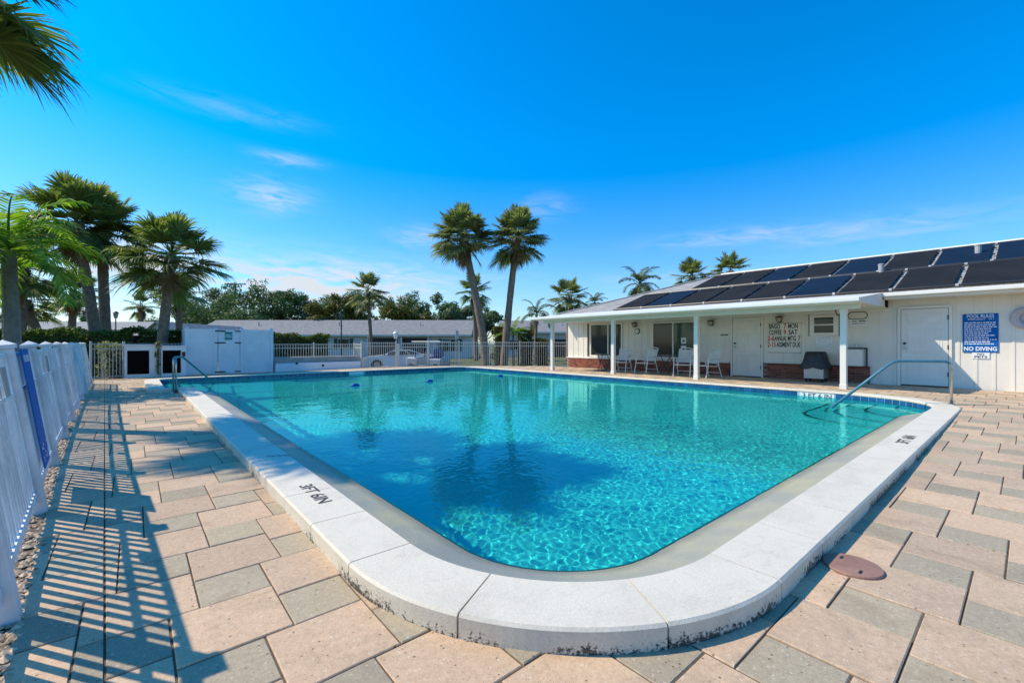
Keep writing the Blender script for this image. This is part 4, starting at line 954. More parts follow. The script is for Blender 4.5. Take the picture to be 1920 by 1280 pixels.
panel(4.43, 4.471, 21.1)
MB().bbox(4.44, 4.50, 21.1, 23.2, z0, z1, .004).build('side_panel', M['vinyl'], en); MB().bbox(1.52, 1.58, 21.1, 23.2, z0, z1, .004).build('side_panel', M['vinyl'], en)
eq = empty('equipment_wall', (.6, 20.6, -.12), label='low white wall with two black vent panels at the end of the deck', cat='wall'); eq.location = (0, 0, 0)
MB().bbox(-.26, .75, 20.74, 21.6, -.13, 1.03, .012).build('wall', M['vinyl'], eq); MB().bbox(.752, 1.5, 20.62, 21.55, -.13, 1.0, .012).build('wall', M['vinyl'], eq)
MB().bbox(-.30, .79, 20.70, 21.62, 1.032, 1.07, .006).build('coping_cap', M['vinyl'], eq); MB().bbox(.792, 1.53, 20.58, 21.58, 1.002, 1.04, .006).build('coping_cap', M['vinyl'], eq)
for x0, x1, y in ((-.18, .42, 20.74), (.80, 1.33, 20.62)):
    vp = MB().bbox(x0, x1, y - .02, y + .01, .02, .86, .004).build('vent_panel', M['vent_black'], eq)
    for k in range(14): MB().box(x0 + .02, x1 - .02, y - .027, y - .0205, .06 + k * .056, .08 + k * .056).build('louver', M['vent_black'], vp)
for x in (.62, 1.42): MB().bbox(x - .05, x + .05, 20.70 if x < 1 else 20.58, 20.735 if x < 1 else 20.615, .62, .80, .005).build('switch_box', M['dark_trim'], eq)
lw = empty('low_wall', (6.3, 20.9, -.12), label='low white and grey block wall beside the vinyl enclosure', cat='wall'); lw.location = (0, 0, 0)
MB().bbox(4.58, 8.25, 20.78, 21.5, -.13, .26, .015).build('lower_course', M['vinyl'], lw); MB().bbox(4.56, 8.27, 20.98, 21.52, .262, .52, .012).build('upper_course', M['concrete'], lw)
for x in (5.4, 6.5): MB().lathe([(.05, 0), (.05, .03), (.02, .05)], (x, 20.779, .24 if x < 6 else .12), 10, Matrix.Rotation(R(90), 4, 'X')).build('pipe_stub', M['dark_trim'], lw)

# ------------------------------------------------------------------ foliage builders
def leaf_cloud(mb, blobs, n, size, rng, flat=.35):
    tot = sum(b[3] * b[4] * b[5] for b in blobs)
    for (cx, cy, cz, rx, ry, rz) in blobs:
        k = int(n * rx * ry * rz / tot) + 6
        for _ in range(k):
            while True:
                d = Vector((rng.gauss(0, 1), rng.gauss(0, 1), rng.gauss(0, 1)))
                if d.length > .1: break
            d.normalize(); r = rng.uniform(.62, 1.04) if rng.random() < .8 else rng.uniform(.2, .7)
            c = Vector((cx + d.x * rx * r, cy + d.y * ry * r, cz + d.z * rz * r))
            nn = (d + Vector((rng.uniform(-1, 1), rng.uniform(-1, 1), rng.uniform(-.4, 1.2))) * .9).normalized()
            u = nn.orthogonal().normalized(); u = (Matrix.Rotation(rng.random() * 6.28, 3, nn) @ u); w = nn.cross(u); s = size * rng.uniform(.55, 1.25)
            mb.add([c - u * s, c + w * s * .45 + nn * s * .12, c + u * s, c - w * s * .45 + nn * s * .12], [(0, 1, 2, 3)])
def broad_tree(name, base, h, w, m, seed, lab, cat='tree', group=None, n=2600, leaf=.24, trunk_f=.28):
    rng = random.Random(seed); e = empty(name, base, label=lab, cat=cat, group=group)
    tb = MB(); top = Vector((rng.uniform(-.3, .3), rng.uniform(-.3, .3), h * .62))
    tb.tube([(0, 0, -.1), (.04 * h, 0, h * trunk_f), top], [.045 * h ** .8, .035 * h ** .8, .012 * h ** .8], 8)
    blobs = []
    for k in range(11):
        a = k * 2.4 + rng.random(); rr = w * .5 * math.sqrt((k + .5) / 11) * rng.uniform(.75, 1.0); zz = h * rng.uniform(.42, .86) * (1 - .18 * (rr / (w * .5)) ** 2)
        c = Vector((rr * math.cos(a), rr * math.sin(a), zz)); s = w * rng.uniform(.12, .20)
        tb.tube([(0.02 * h, 0, h * trunk_f * rng.uniform(.7, 1.2)), Vector((c.x * .5, c.y * .5, zz * .72)), c], [.018 * h ** .8, .012 * h ** .8, .004 * h], 5)
        blobs.append((c.x, c.y, c.z, s, s, s * rng.uniform(.65, .9)))
        for q in range(3): blobs.append((c.x + rng.uniform(-1, 1) * s, c.y + rng.uniform(-1, 1) * s, c.z + rng.uniform(-.5, .9) * s, s * .55, s * .55, s * .45))
    tb.build('trunk', M['wood'], e); cb = MB(); leaf_cloud(cb, blobs, n, leaf, rng); cb.build('crown', m, e); return e
# ---- palm fronds
def fan_frond(pitch, seed, nl=58):
    rng = random.Random(seed); mb = MB(); p = pitch; ez = Vector((0, 0, 1))
    e0 = Vector((math.cos(p), 0, math.sin(p))); s = Vector((0, 1, 0)); nrm = e0.cross(s) * -1
    droop = .10 + .16 * max(0, math.cos(p))
    pet = [Vector((0, 0, 0)), e0 * .16 + ez * .0, e0 * .32 - ez * .02, e0 * .46 - ez * (.05 + .08 * droop)]
    mb.tube(pet, [.016, .011, .009, .007], 5)
    o = pet[-1]; ax = (e0 - ez * .35 * droop).normalized(); nr = (s.cross(ax)).normalized()
    if nr.z < 0: nr = -nr
    amax = R(128)
    for k in range(nl):
        a = -amax + 2 * amax * (k + .5) / nl + rng.uniform(-.03, .03); q = abs(a) / amax
        b0 = o + ax * .16 * (1 - q) - ez * .05 * (1 - q) * droop
        d = (ax * math.cos(a * .86) + s * math.sin(a * .86) + nr * (.10 + .22 * q)).normalized()
        L = (.52 - .17 * q ** 2) * rng.uniform(.86, 1.05); wv = d.cross(nr).normalized(); tw = nr * rng.uniform(-.5, .5); wv = (wv + tw).normalized()
        g = L * (.16 + .35 * rng.random() * (1 if rng.random() < .5 else .5)) * (.6 + droop * 2)
        p1 = b0 + d * L * .45 - ez * g * .10; p2 = b0 + d * L * .78 - ez * g * .42; p3 = b0 + d * L * .97 - ez * g * 1.0
        w0, w1, w2 = .007, .0165, .0095
        mb.add([b0 - wv * w0, b0 + wv * w0, p1 + wv * w1, p1 - wv * w1, p2 + wv * w2, p2 - wv * w2, p3], [(0, 1, 2, 3), (3, 2, 4, 5), (5, 4, 6)])
    return mb
def feather_frond(pitch, seed, nl=34, curl=1.0, lw=.013, ll=.30):
    rng = random.Random(seed); mb = MB(); ez = Vector((0, 0, 1)); pts = []; pos = Vector((0, 0, 0)); ang = pitch; N = 14
    for i in range(N + 1):
        pts.append(pos.copy()); pos = pos + Vector((math.cos(ang), 0, math.sin(ang))) * (1.0 / N); ang -= curl * (1.5 / N) * (.4 + 1.2 * i / N) * max(.25, math.cos(ang) + .2)
    mb.tube(pts, [.016 - .013 * i / N for i in range(N + 1)], 5)
    for side in (-1, 1):
        for k in range(nl):
            t_ = .14 + .86 * (k + .5) / nl; f_ = t_ * N; i = min(int(f_), N - 1); u = f_ - i; b0 = pts[i].lerp(pts[i + 1], u); tg = (pts[i + 1] - pts[i]).normalized()
            L = ll * math.sin(math.pi * min(1, .18 + .80 * t_)) ** .6 * rng.uniform(.85, 1.08); L = max(L, .05)
            up = tg.cross(Vector((0, 1, 0))) * -1
            if up.z < 0: up = -up
            d = (tg * .62 + Vector((0, side, 0)) * .85 + up * rng.uniform(.0, .38)).normalized(); g = L * rng.uniform(.20, .55)
            wv = d.cross(up).normalized() + up * rng.uniform(-.3, .3)
            p1 = b0 + d * L * .5 - ez * g * .2; p2 = b0 + d * L * .95 - ez * g
            mb.add([b0 - wv * lw * .4, b0 + wv * lw * .4, p1 + wv * lw, p1 - wv * lw, p2], [(0, 1, 2, 3), (3, 2, 4)])
    return mb
PITCHES = [-62, -40, -20, 0, 20, 42, 66]
FAN = {}; FEA = {}
def fan_mesh(i, v, m): 
    k = (i, v, m)
    if k not in FAN: FAN[k] = fan_frond(R(PITCHES[i]), i * 10 + v).mesh('frond', M[m])
    return FAN[k]
def fea_mesh(i, v, m, curl):
    k = (i, v, m, curl)
    if k not in FEA: FEA[k] = feather_frond(R(PITCHES[i]), 100 + i * 10 + v, curl=curl).mesh('frond', M[m])
    return FEA[k]
def palm_trunk(e, base, top, r, m, rings=False, boots=True, bow=.5, seed=0):
    rng = random.Random(seed); d = top - base; pts = []; rr = []; n = 26 if not rings else 60
    for i in range(n + 1):
        t_ = i / n; h = base + Vector((d.x, d.y, 0)) * (t_ ** (1 + bow)) + Vector((0, 0, d.z * t_)); pts.append(h - base)
        k = r * (1.25 - .38 * t_ if t_ > .06 else 1.45 - 2 * t_)
        if boots and t_ > .86: k *= 1 + 1.3 * (t_ - .86) / .14 * .55
        if rings: k *= 1 + (.05 if i % 2 else -.01)
        else: k *= 1 + rng.uniform(-.05, .05)
        rr.append(k)
    mb = MB(); mb.tube(pts, rr, 12); mb.build('trunk', m, e, smooth=not rings)
    if boots:
        bb = MB(); axis = (pts[-1] - pts[-5]).normalized()
        for k in range(46):
            a = k * 2.4; t_ = .86 + .14 * k / 46; c = pts[int(t_ * n)]; dr = Vector((math.cos(a), math.sin(a), 0)); L = r * rng.uniform(1.0, 1.9)
            s0 = c + dr * rr[int(t_ * n)] * .8; e1 = s0 + dr * L * .6 + axis * L * 1.0; sd = axis.cross(dr).normalized() * r * .22
            bb.add([s0 - sd, s0 + sd, e1 + sd * .6, e1 - sd * .6, s0 + dr * .05 - axis * .05], [(0, 1, 2, 3), (0, 4, 1), (3, 2, 4)])
        bb.build('leaf_bases', M['boots'], e)
def palm(base, top, Rr, r, lab, n=34, m='sabal', kind='fan', seed=0, trunk=None, rings=False, boots=True, bow=.5, curl=1.0, lowest=-62, group='palm trees around the pool'):
    rng = random.Random(seed + 500); base = Vector(base); top = Vector(top); e = empty('palm_tree', base, label=lab, cat='palm tree', group=group)
    palm_trunk(e, base, top, r, trunk or M['bark'], rings, boots, bow, seed); off = top - base
    lo = min(range(7), key=lambda i: abs(PITCHES[i] - lowest))
    for k in range(n):
        t_ = (k + .5) / n; want = lowest + (78 - lowest) * (1 - t_ ** .95) if kind == 'fan' else lowest + (75 - lowest) * (1 - t_)
        want += rng.uniform(-9, 9); i = min(range(lo, 7), key=lambda q: abs(PITCHES[q] - want)); v = rng.randrange(3)
        me = fan_mesh(i, v, m) if kind == 'fan' else fea_mesh(i, v, m, curl)
        z = off + Vector((0, 0, (PITCHES[i] / 66) * .09 * Rr))
        link('frond', me, e, loc=z, rot=(rng.uniform(-.2, .2), rng.uniform(-.30, .26), k * 2.39996 + rng.uniform(-.25, .25)), scale=Rr * rng.uniform(.88, 1.10))
    if kind == 'fan' and r > .15:
        for k in range(rng.randrange(2, 5)): link('dead_frond', fan_mesh(0, k % 3, 'dead'), e, loc=off - Vector((0, 0, .12 * Rr)), rot=(rng.uniform(-.1, .1), R(14), rng.random() * 6.28), scale=Rr * rng.uniform(.55, .75))
    return e
def ppx(xb, xc, yc, d, **k):
    b = px(xb, d); t_ = px(xc, d); t_.z = pz(yc, d); return b, t_
# the palm whose crown hangs over the fence and shades the pool
palm((-2.9, 11.3, GZ), (-2.38, 10.68, 6.75), 1.9, .15, 'tall fan palm beside the fence whose fronds hang over the deck and shade the pool', 30, seed=9, bow=.9, lowest=-50)
for i, (xb, xc, yc, d, Rr, r, n, m, lab) in enumerate([
    (187, 142, 418, 19.0, 2.15, .19, 44, 'sabal', 'tall fan palm with a leaning trunk behind the long hedge'),
    (200, 190, 432, 20.5, 2.0, .20, 42, 'sabal', 'tall fan palm with an upright thick trunk behind the long hedge'),
    (298, 322, 482, 18.0, 1.95, .17, 36, 'sabal', 'fan palm with open crown leaning over the short hedge'),
    (38, 44, 505, 22.0, 2.0, .18, 26, 'sabal', 'dark fan palm right behind the ringed grey palm trunk'),
    (92, 46, 565, 24.0, 1.6, .19, 22, 'sabal', 'short fan palm with strongly tilted trunk behind the hedge'),
    (130, 140, 548, 28.0, 1.7, .19, 22, 'sabal', 'slim fan palm between the tilted trunk and the tall leaning trunk'),
    (335, 336, 548, 32.0, 1.75, .20, 24, 'sabal2', 'straight slim fan palm behind the vinyl enclosure'),
    (266, 264, 573, 55.0, 1.9, .26, 20, 'sabal', 'small distant fan palm above the far roof'),
    (697, 690, 548, 36.0, 1.75, .14, 28, 'sabal2', 'slender fan palm standing alone before the long grey roofed house'),
    (913, 868, 446, 24.0, 1.80, .195, 54, 'sabal2', 'tall fan palm leaning to one side of a crossing pair behind the fence'),
    (944, 969, 448, 24.6, 1.80, .175, 54, 'sabal2', 'tall fan palm with a curved trunk, the slimmer of the pair behind the fence'),
    (893, 888, 545, 40.0, 1.75, .18, 24, 'sabal', 'smaller fan palm behind the thick leaning palm trunk'),
    (1066, 1066, 557, 40.0, 1.95, .2, 26, 'sabal2', 'fan palm rising behind the porch end of the clubhouse'),
    (1300, 1298, 520, 45.0, 2.1, .2, 26, 'sabal2', 'bushy fan palm top above the hip of the clubhouse roof'),
    (1372, 1370, 508, 45.0, 2.1, .2, 26, 'sabal2', 'bushy fan palm top just over the clubhouse ridge'),
    (85, 88, 590, 60.0, 2.0, .22, 16, 'sabal', 'low distant fan palm behind the tilted trunk'), (162, 160, 583, 62.0, 2.2, .22, 16, 'sabal', 'low distant fan palm between the trunks over the far roof'),
    ]):
    b, t_ = ppx(xb, xc, yc, d); palm(b, t_, Rr, r, lab, n, m, seed=20 + i, bow=.35 if abs(xb - xc) > 30 else .2, lowest=-32 if n > 50 else -42)
b, t_ = ppx(26, 16, 470, 11.0); palm(b, t_, 2.1, .15, 'bright green feather palm with a ringed grey trunk just behind the fence', 22, 'pinnate', 'feather', 60, M['bark_grey'], True, False, .3, 1.1, -20)
b, t_ = ppx(1198, 1199, 535, 42.0); palm(b, t_, 2.4, .2, 'feather palm with drooping fronds above the clubhouse roof', 20, 'pinnate2', 'feather', 61, None, False, False, .2, 1.1, -40)
b, t_ = ppx(1003, 1006, 590, 34.0); palm(b, t_, 1.7, .12, 'thin feather palm arching beside the porch roof end', 12, 'pinnate2', 'feather', 62, None, False, False, .2, 1.2, -20)
b, t_ = ppx(1116, 1115, 568, 45.0); palm(b, t_, 1.5, .15, 'small feather palm peeking over the low end of the clubhouse roof', 14, 'pinnate2', 'feather', 63, None, False, False, .2, 1.0, -20)
b, t_ = ppx(963, 962, 628, 25.5); palm(b, t_, 1.15, .06, 'young yellow green feather palm behind the metal fence', 11, 'pinnate', 'feather', 64, None, False, False, .2, .7, 0)

# ------------------------------------------------------------------ broadleaf trees
for i, (x, yt, w, d, m, lab) in enumerate([
    (340, 552, 90, 70, 'oak2', 'grey green oak behind the straight slim palm'), (393, 533, 84, 64, 'oak2', 'open grey oak left of the utility pole'), (470, 533, 110, 62, 'oak', 'dense dark oak right beside the utility pole'), (528, 538, 80, 66, 'oak', 'dark oak between the two dense dark oaks'), (583, 552, 80, 68, 'oak2', 'grey oak with loose crown in the tree row'),
    (624, 560, 76, 52, 'yellow', 'yellow green bushy tree behind the thin green pole'), (656, 548, 80, 64, 'oak2', 'grey oak behind the lone slender palm'), (715, 570, 92, 54, 'yellow', 'yellowish tree behind the long grey roof'), (756, 556, 84, 70, 'oak', 'dark oak behind the yellowish tree'),
    (765, 574, 60, 54, 'yellow', 'smaller yellowish tree next to the dark oak'), (832, 556, 80, 62, 'oak', 'dark rounded oak left of the leaning palm pair'), (868, 562, 60, 60, 'oak2', 'grey oak right behind the thick leaning palm trunk'), (906, 570, 64, 58, 'oak', 'dark oak between the pair of tall palms'), (435, 566, 120, 56, 'oak', 'low dark oak under the utility pole'), (60, 592, 80, 58, 'yellow', 'low green tree at the far left roof')]):
    b = px(x, d); h = (pz(yt, d) - GZ) * 1.13; broad_tree('oak_tree' if 'oak' in lab else 'leafy_tree', b, h, w / F * d * 1.15, M[m], 200 + i, lab, n=5200, leaf=.20, group='trees behind the houses')
# ------------------------------------------------------------------ hedges and shrubs
def hedge(name, a, b, z1, th, lab, m='hedge', n=5200, leaf=.055, z0=GZ, cat='hedge'):
    rng = random.Random(len(lab) * 7 + n); a, b = Vector(a), Vector(b); L = (b - a).length; d = (b - a) / L; s = Vector((-d.y, d.x, 0)); e = empty(name, (a.x, a.y, z0), label=lab, cat=cat); cb = MB(); h = z1 - z0
    for _ in range(n):
        t_ = rng.random() * L; f_ = rng.random(); bump_ = .10 * math.sin(t_ * 2.3) + .07 * math.sin(t_ * 5.1 + 1)
        if f_ < .45: u, z = rng.uniform(-1, 1) * th / 2, h + bump_ + rng.gauss(0, .05)
        else: u, z = rng.choice((-1, 1, -1)) * (th / 2 + rng.gauss(0, .04)), rng.uniform(.1, 1) * (h + bump_)
        c = d * t_ + s * u + Vector((0, 0, z)); nn = Vector((rng.uniform(-1, 1), rng.uniform(-1, 1), rng.uniform(-.2, 1))).normalized(); uu = Matrix.Rotation(rng.random() * 6.28, 3, nn) @ nn.orthogonal().normalized(); w = nn.cross(uu); q = leaf * rng.uniform(.6, 1.4)
        cb.add([c - uu * q, c + w * q * .5, c + uu * q, c - w * q * .5], [(0, 1, 2, 3)])
    cb.build('leaves', M[m], e)
    st = MB(); k = int(L / .35)
    for i in range(k):
        p = d * (L * (i + .5) / k); st.tube([p, p + Vector((rng.uniform(-.1, .1), rng.uniform(-.1, .1), h * .9))], .018, 5)
    core = MB(); Mx = Matrix(((d.x, s.x, 0, 0), (d.y, s.y, 0, 0), (0, 0, 1, 0), (0, 0, 0, 1))); core.box(.1, L - .1, -th * .34, th * .34, .15, h - .10, Mx); core.build('inner_branches', M['wood'], e); st.build('stems', M['wood'], e); return e
p0, p1 = px(-60, 17.6), px(262, 18.2); hedge('hedge', p0, p1, pz(624, 18), .9, 'long clipped green hedge behind the left fence', n=15000)
p0, p1 = px(266, 18.4), px(352, 19.0); hedge('hedge', p0, p1, pz(627, 18.7), .8, 'short clipped hedge beside the vinyl enclosure', n=5000)
p0, p1 = px(505, 26.0), px(618, 27.0); hedge('hedge', p0, p1, pz(630, 26.5), 1.0, 'green hedge behind the low wall and its fence', n=6500)
hedge('shrub', (-.95, 21.5, 0), (-.25, 21.7, 0), .95, .7, 'yellow variegated shrub behind the fence by the vent panels', 'variegated', 1400, .05, cat='shrub')
hedge('climbing_vine', (.60, 20.60, 0), (.74, 20.60, 0), 1.0, .10, 'pale variegated vine between the two black vent panels', 'variegated', 320, .035, z0=-.12, cat='vine')
for i, (xa, xb, d, ya, lab) in enumerate([(925, 950, 26, 618, 'yellow shrub at the foot of the crossing palms'), (968, 1000, 27, 622, 'bushy yellow green shrub behind the metal fence'), (1005, 1028, 27, 640, 'low shrub before the far right house')]):
    p0, p1 = px(xa, d), px(xb, d); hedge('shrub', p0, p1, pz(ya, d), .9, lab, 'yellow', 900, .08, cat='shrub')

# ------------------------------------------------------------------ houses beyond the street
def house(xl, xr, d, y_ridge, y_eave, depth, lab, wallm, openings, roofm='shingle_grey', gable_l=True):
    lat0, lat1 = (xl - CX) / F * d, (xr - CX) / F * d; W = lat1 - lat0; e = empty('house', (FW * d + RT * lat0).to_tuple()[:2] + (GZ,), -YAW, label=lab, cat='house'); ze = pz(y_eave, d) - GZ; zr = pz(y_ridge, d + depth / 2) - GZ
    MB().box(.4, W - .4, 0.5, depth - .5, 0, ze - .05).build('wall', wallm, e)
    mb = MB(); ins = 0 if gable_l else depth * .5
    v = [(0, 0, ze), (W, 0, ze), (W, depth, ze), (0, depth, ze), (ins, depth / 2, zr), (W - ins, depth / 2, zr)]; v += [(x, y, z - .12) for x, y, z in v]
    mb.add(v, [(0, 1, 5, 4), (2, 3, 4, 5), (3, 0, 4), (1, 2, 5), (0, 6, 7, 1), (1, 7, 8, 2), (2, 8, 9, 3), (3, 9, 6, 0), (6, 9, 8, 7)]); rf = mb.build('roof', M[roofm], e)
    MB().box(0, W, -.04, -.002, ze - .16, ze - .01).build('fascia', M['house_white'], rf)
    if gable_l: MB().add([(.42, .48, ze - .06), (.42, depth - .48, ze - .06), (.42, depth / 2, zr - .25)], [(0, 1, 2)]).build('gable', wallm, e)
    for kind, xa, xb, za, zb in openings:
        xa, xb = (xa - xl) / F * d, (xb - xl) / F * d
        if kind == 'w':
            f_ = MB().box(xa, xb, .44, .49, za, zb).build('window', M['house_white'], e)
            kx = max(1, round((xb - xa) / .9))
            for i in range(kx): MB().box(xa + (xb - xa) * i / kx + .05, xa + (xb - xa) * (i + 1) / kx - .05, .41, .438, za + .06, zb - .06).build('pane', M['glass_dark'], f_)
            for sx in (xa - .38, xb + .06): MB().box(sx, sx + .32, .43, .49, za, zb).build('shutter', M['green_pole'], f_)
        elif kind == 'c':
            c = MB().box(xa, xb, .40, .49, 0, zb).build('carport_shade_panel', M['house_dark'], e)  # solid panel whose near-black colour stands for the shade inside the carport
            kx = max(1, round((xb - xa) / 2.6))
            for i in range(kx + 1): MB().box(xa + (xb - xa) * i / kx - .06, xa + (xb - xa) * i / kx + .06, .10, .22, 0, ze - .12).build('carport_post', M['house_white'], c)
        elif kind == 'd':
            dd = MB().box(xa, xb, .44, .49, 0, zb).build('door', M['house_white'], e); MB().box(xb - .15, xb - .09, .40, .438, .95, 1.05).build('handle', M['black'], dd)
    for i in range(3): MB().lathe([(.07, 0), (.07, .35), (.05, .37)], (W * (.2 + .3 * i), depth * .3, ze + (zr - ze) * .6), 8).build('vent', M['pipe_grey'], rf)
    return e
house(350, 884, 45, 600, 627, 9, 'long low house with grey shingle roof and dark carports across the street', M['house_wall'], [('w', 630, 652, 1.0, 2.05), ('c', 688, 742, 0, 2.1), ('c', 752, 802, 0, 2.1), ('w', 828, 858, .7, 2.0), ('w', 560, 590, .9, 2.0), ('d', 610, 618, 0, 2.0), ('w', 420, 450, 1.0, 2.0)])
house(-400, 262, 46, 603, 634, 9, 'long pale roofed house behind the left hedge', M['house_wall'], [('w', 60, 90, 1, 2), ('w', 150, 180, 1, 2)], 'shingle')
house(934, 1090, 50, 601, 622, 10, 'white gabled house with grey roof behind the tall palm pair', M['house_wall'], [('w', 962, 1000, .8, 1.9), ('c', 1032, 1080, 0, 2.0), ('d', 1012, 1018, 0, 1.9)])
# gable end of a neighbouring house
g_ = empty('house', px(250, 36), -YAW, label='house with a white gable end facing the pool behind the short hedge', cat='house'); W_ = 92 / F * 36; ze = pz(640, 36) - GZ; zr = pz(603, 36) - GZ
MB().add([(.2, 0, 0), (W_ - .2, 0, 0), (W_ - .2, 0, ze), (W_ * .5, 0, zr - .12), (.2, 0, ze), (.2, 12, 0), (W_ - .2, 12, 0), (W_ - .2, 12, ze), (W_ * .5, 12, zr - .12), (.2, 12, ze)], [(0, 1, 2, 3, 4), (5, 9, 8, 7, 6), (1, 6, 7, 2), (0, 4, 9, 5)]).build('wall', M['house_white'], g_)
MB().add([(-.1, -.3, ze - .1), (W_ / 2, -.3, zr), (W_ + .1, -.3, ze - .1), (-.1, 12.2, ze - .1), (W_ / 2, 12.2, zr), (W_ + .1, 12.2, ze - .1)] + [(-.1, -.3, ze - .22), (W_ / 2, -.3, zr - .1), (W_ + .1, -.3, ze - .22), (-.1, 12.2, ze - .22), (W_ / 2, 12.2, zr - .1), (W_ + .1, 12.2, ze - .22)], [(0, 1, 4, 3), (1, 2, 5, 4), (0, 6, 7, 1), (1, 7, 8, 2), (6, 9, 10, 7), (7, 10, 11, 8)]).build('roof', M['shingle'], g_)

# ------------------------------------------------------------------ lamp posts, poles
def lantern(x, d, yt, lab, r=.035, white_lamp=False):  # last option gives plain white lantern glass and a white cap
    b = px(x, d); h = pz(yt, d) - GZ; e = empty('lamp_post', b, label=lab, cat='lamp post'); MB().tube([(0, 0, -.05), (0, 0, .3), (0, 0, h - .42)], [r * 1.6, r, r * .8], 8).build('post', M['black'], e)
    MB().lathe([(.05, h - .42), (.09, h - .36), (.13, h - .12), (.12, h - .11)], (0, 0, 0), 10).build('lantern_glass', M['sign_white'] if white_lamp else M['lamp_glass'], e); MB().lathe([(.15, h - .11), (.08, h - .03), (.015, h)], (0, 0, 0), 10).build('cap', M['black'] if not white_lamp else M['sign_white'], e)
lantern(742, 24, 621, 'short black lamp post with a white lantern behind the metal fence', white_lamp=True); lantern(217, 25, 583, 'dark lamp post with a lantern above the long hedge')
b = px(640, 29); e = empty('green_pole', b, label='thin dark green pole in front of the long house', cat='pole'); hh = pz(577, 29) - GZ; MB().tube([(0, 0, -.05), (0, 0, hh)], [.06, .035], 8).build('shaft', M['green_pole'], e); MB().lathe([(.05, hh), (.05, hh + .06), (.0, hh + .1)], (0, 0, 0), 8).build('cap', M['green_pole'], e)
b = px(441, 78); e = empty('utility_pole', b, -YAW, label='utility pole with a wide crossbar above the oak trees', cat='utility pole'); hh = pz(531, 78) - GZ
MB().tube([(0, 0, -.1), (0, 0, hh)], [.18, .12], 8).build('pole', M['wood'], e); MB().bbox(-1.9, 1.9, -.06, .06, hh - .25, hh - .08, .01).build('crossbar', M['wood'], e)
for k in range(5): MB().lathe([(.04, hh - .08), (.06, hh), (.03, hh + .1)], (-1.7 + .85 * k, 0, 0), 8).build('insulator', M['pipe_grey'], e)
MB().lathe([(.25, 0), (.25, .9), (.1, 1.0)], (.42, 0, hh - 3.2), 10).build('transformer', M['pipe_grey'], e)
b = px(855, 23.6); e = empty('signpost', b, -YAW, label='thin grey post with a small plate above the metal fence', cat='sign'); hh = pz(618, 23.6) - GZ; MB().tube([(0, 0, -.05), (0, 0, hh)], .025, 6).build('post', M['pipe_grey'], e); MB().bbox(.0, .14, -.01, .01, hh - .5, hh - .05, .002).build('plate', M['pipe_grey'], e)

# ------------------------------------------------------------------ vehicles behind the fence
car = empty('parked_car', px(752, 26.6), -YAW + R(14), label='white parked car behind the metal fence', cat='car'); CB = [(-2.05, .42), (-2.1, .62), (-1.9, .78), (-1.05, .88), (-.45, 1.16), (.55, 1.17), (1.25, .92), (1.85, .88), (2.05, .70), (2.08, .40)]
def car_shell(prof, hw, z0, top_in):
    mb = MB(); v = []
    zmax = max(z for x, z in prof)
    for s in (-1, 1):
        for x, z in prof: v.append((x, s * (hw - top_in * max(0, (z - .80)) / (zmax - .80)), z))
        for x, z in prof: v.append((x * .99, s * hw, z0))
    n = len(prof); f = [(i, i + 1, 2 * n + i + 1, 2 * n + i) for i in range(n - 1)] + [(n + i, n + i + 1, i + 1, i) for i in range(n - 1)] + [(2 * n + i, 2 * n + i + 1, 3 * n + i + 1, 3 * n + i) for i in range(n - 1)] + [(0, 2 * n, 3 * n, n), (n - 1, 2 * n - 1, 4 * n - 1, 3 * n - 1)]
    mb.add(v, f); return mb
car_shell(CB, .86, .22, .18).build('body', M['car_white'], car)
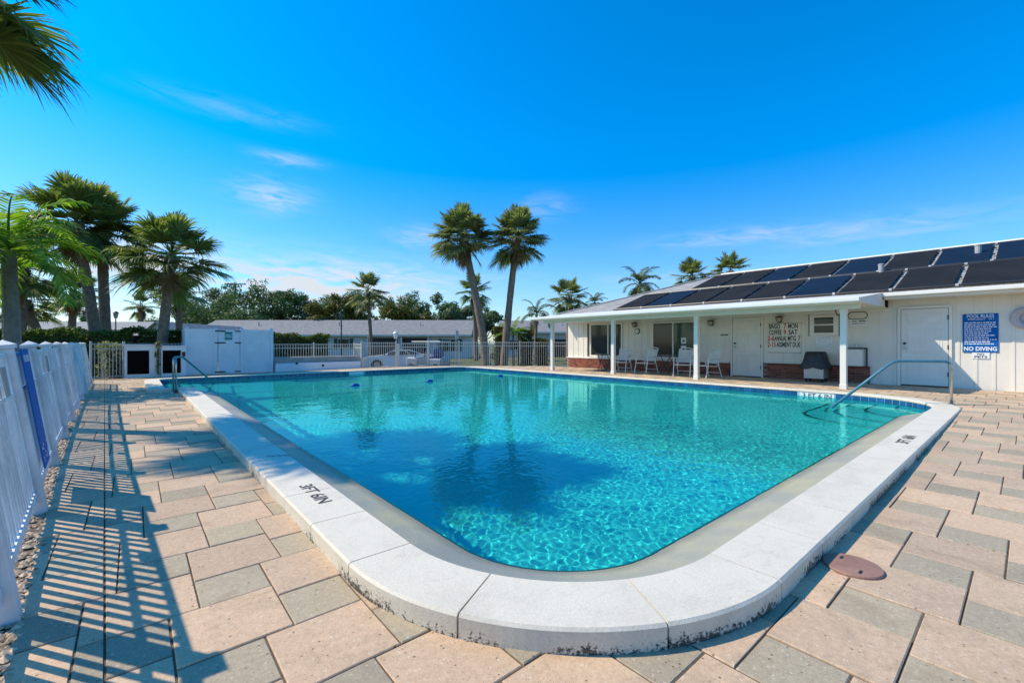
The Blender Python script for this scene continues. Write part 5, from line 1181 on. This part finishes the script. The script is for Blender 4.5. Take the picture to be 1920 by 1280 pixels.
for s in (-1, 1):
    wn_ = MB().add([(-.98, s * .842, .885), (1.12, s * .842, .93), (.52, s * .705, 1.13), (-.42, s * .705, 1.12)], [(0, 1, 2, 3)]).build('side_window', M['glass_dark'], car)
    for x in (-1.35, 1.3):
        wh = MB().lathe([(.30, -.10), (.32, -.05), (.32, .05), (.30, .10)], (x, s * .80, .32), 20, Matrix.Rotation(R(90), 4, 'X')).build('wheel', M['tyre'], car); MB().lathe([(.18, -.105), (.18, .105)], (x, s * .80, .32), 16, Matrix.Rotation(R(90), 4, 'X')).build('rim', M['silver'], wh)
    MB().bbox(-2.12, -2.0, s * .62 - .16, s * .62 + .16, .60, .72, .02).build('headlight', M['lamp_glass'], car); MB().bbox(-.85, -.72, s * .98 - .08, s * .98 + .02, .88, .98, .02).build('mirror', M['car_white'], car)
MB().add([(-1.03, -.80, .90), (-1.03, .80, .90), (-.47, .66, 1.165), (-.47, -.66, 1.165)], [(0, 1, 2, 3)]).build('windscreen', M['glass_dark'], car)
gc = empty('golf_cart', px(803, 25.4), -YAW + R(-20), label='grey golf cart with blue seat and white canopy behind the gate', cat='golf cart')
MB().bbox(-1.15, -.35, -.55, .55, .28, .78, .08).build('front_body', M['cart_grey'], gc); MB().bbox(-.36, .2, -.55, .55, .24, .34, .02).build('floor', M['cart_grey'], gc); MB().bbox(.18, 1.15, -.56, .56, .28, .72, .07).build('rear_body', M['cart_grey'], gc)
MB().bbox(.15, .62, -.52, .52, .722, .86, .04).build('seat', M['cushion_blue'], gc); MB().bbox(.62, .74, -.52, .52, .80, 1.25, .04).build('backrest', M['cushion_blue'], gc)
MB().bbox(-.75, 1.1, -.58, .58, 1.63, 1.69, .02).build('canopy', M['white'], gc)
for x, x2 in ((-.55, -.4), (.9, .85)):
    for s in (-1, 1): MB().tube([(x, .5 * s, .7), (x2, .5 * s, 1.64)], .018, 6).build('canopy_post', M['black'], gc)
for x in (-.8, .78):
    for s in (-1, 1):
        wh = MB().lathe([(.20, -.09), (.22, -.05), (.22, .05), (.20, .09)], (x, .48 * s, .22), 16, Matrix.Rotation(R(90), 4, 'X')).build('wheel', M['tyre'], gc); MB().lathe([(.11, -.095), (.11, .095)], (x, .48 * s, .22), 12, Matrix.Rotation(R(90), 4, 'X')).build('rim', M['silver'], wh)
MB().tube([(-.45, .25, .78), (-.28, .25, .98)], .015, 6).build('steering_column', M['black'], gc); MB().tube([Vector((-.28, .25, .98)) + Vector((.10 * math.cos(a) * .5, .16 * math.sin(a), .14 * math.cos(a))) for a in [k * math.pi / 6 for k in range(13)]], .014, 6).build('steering_wheel', M['black'], gc)
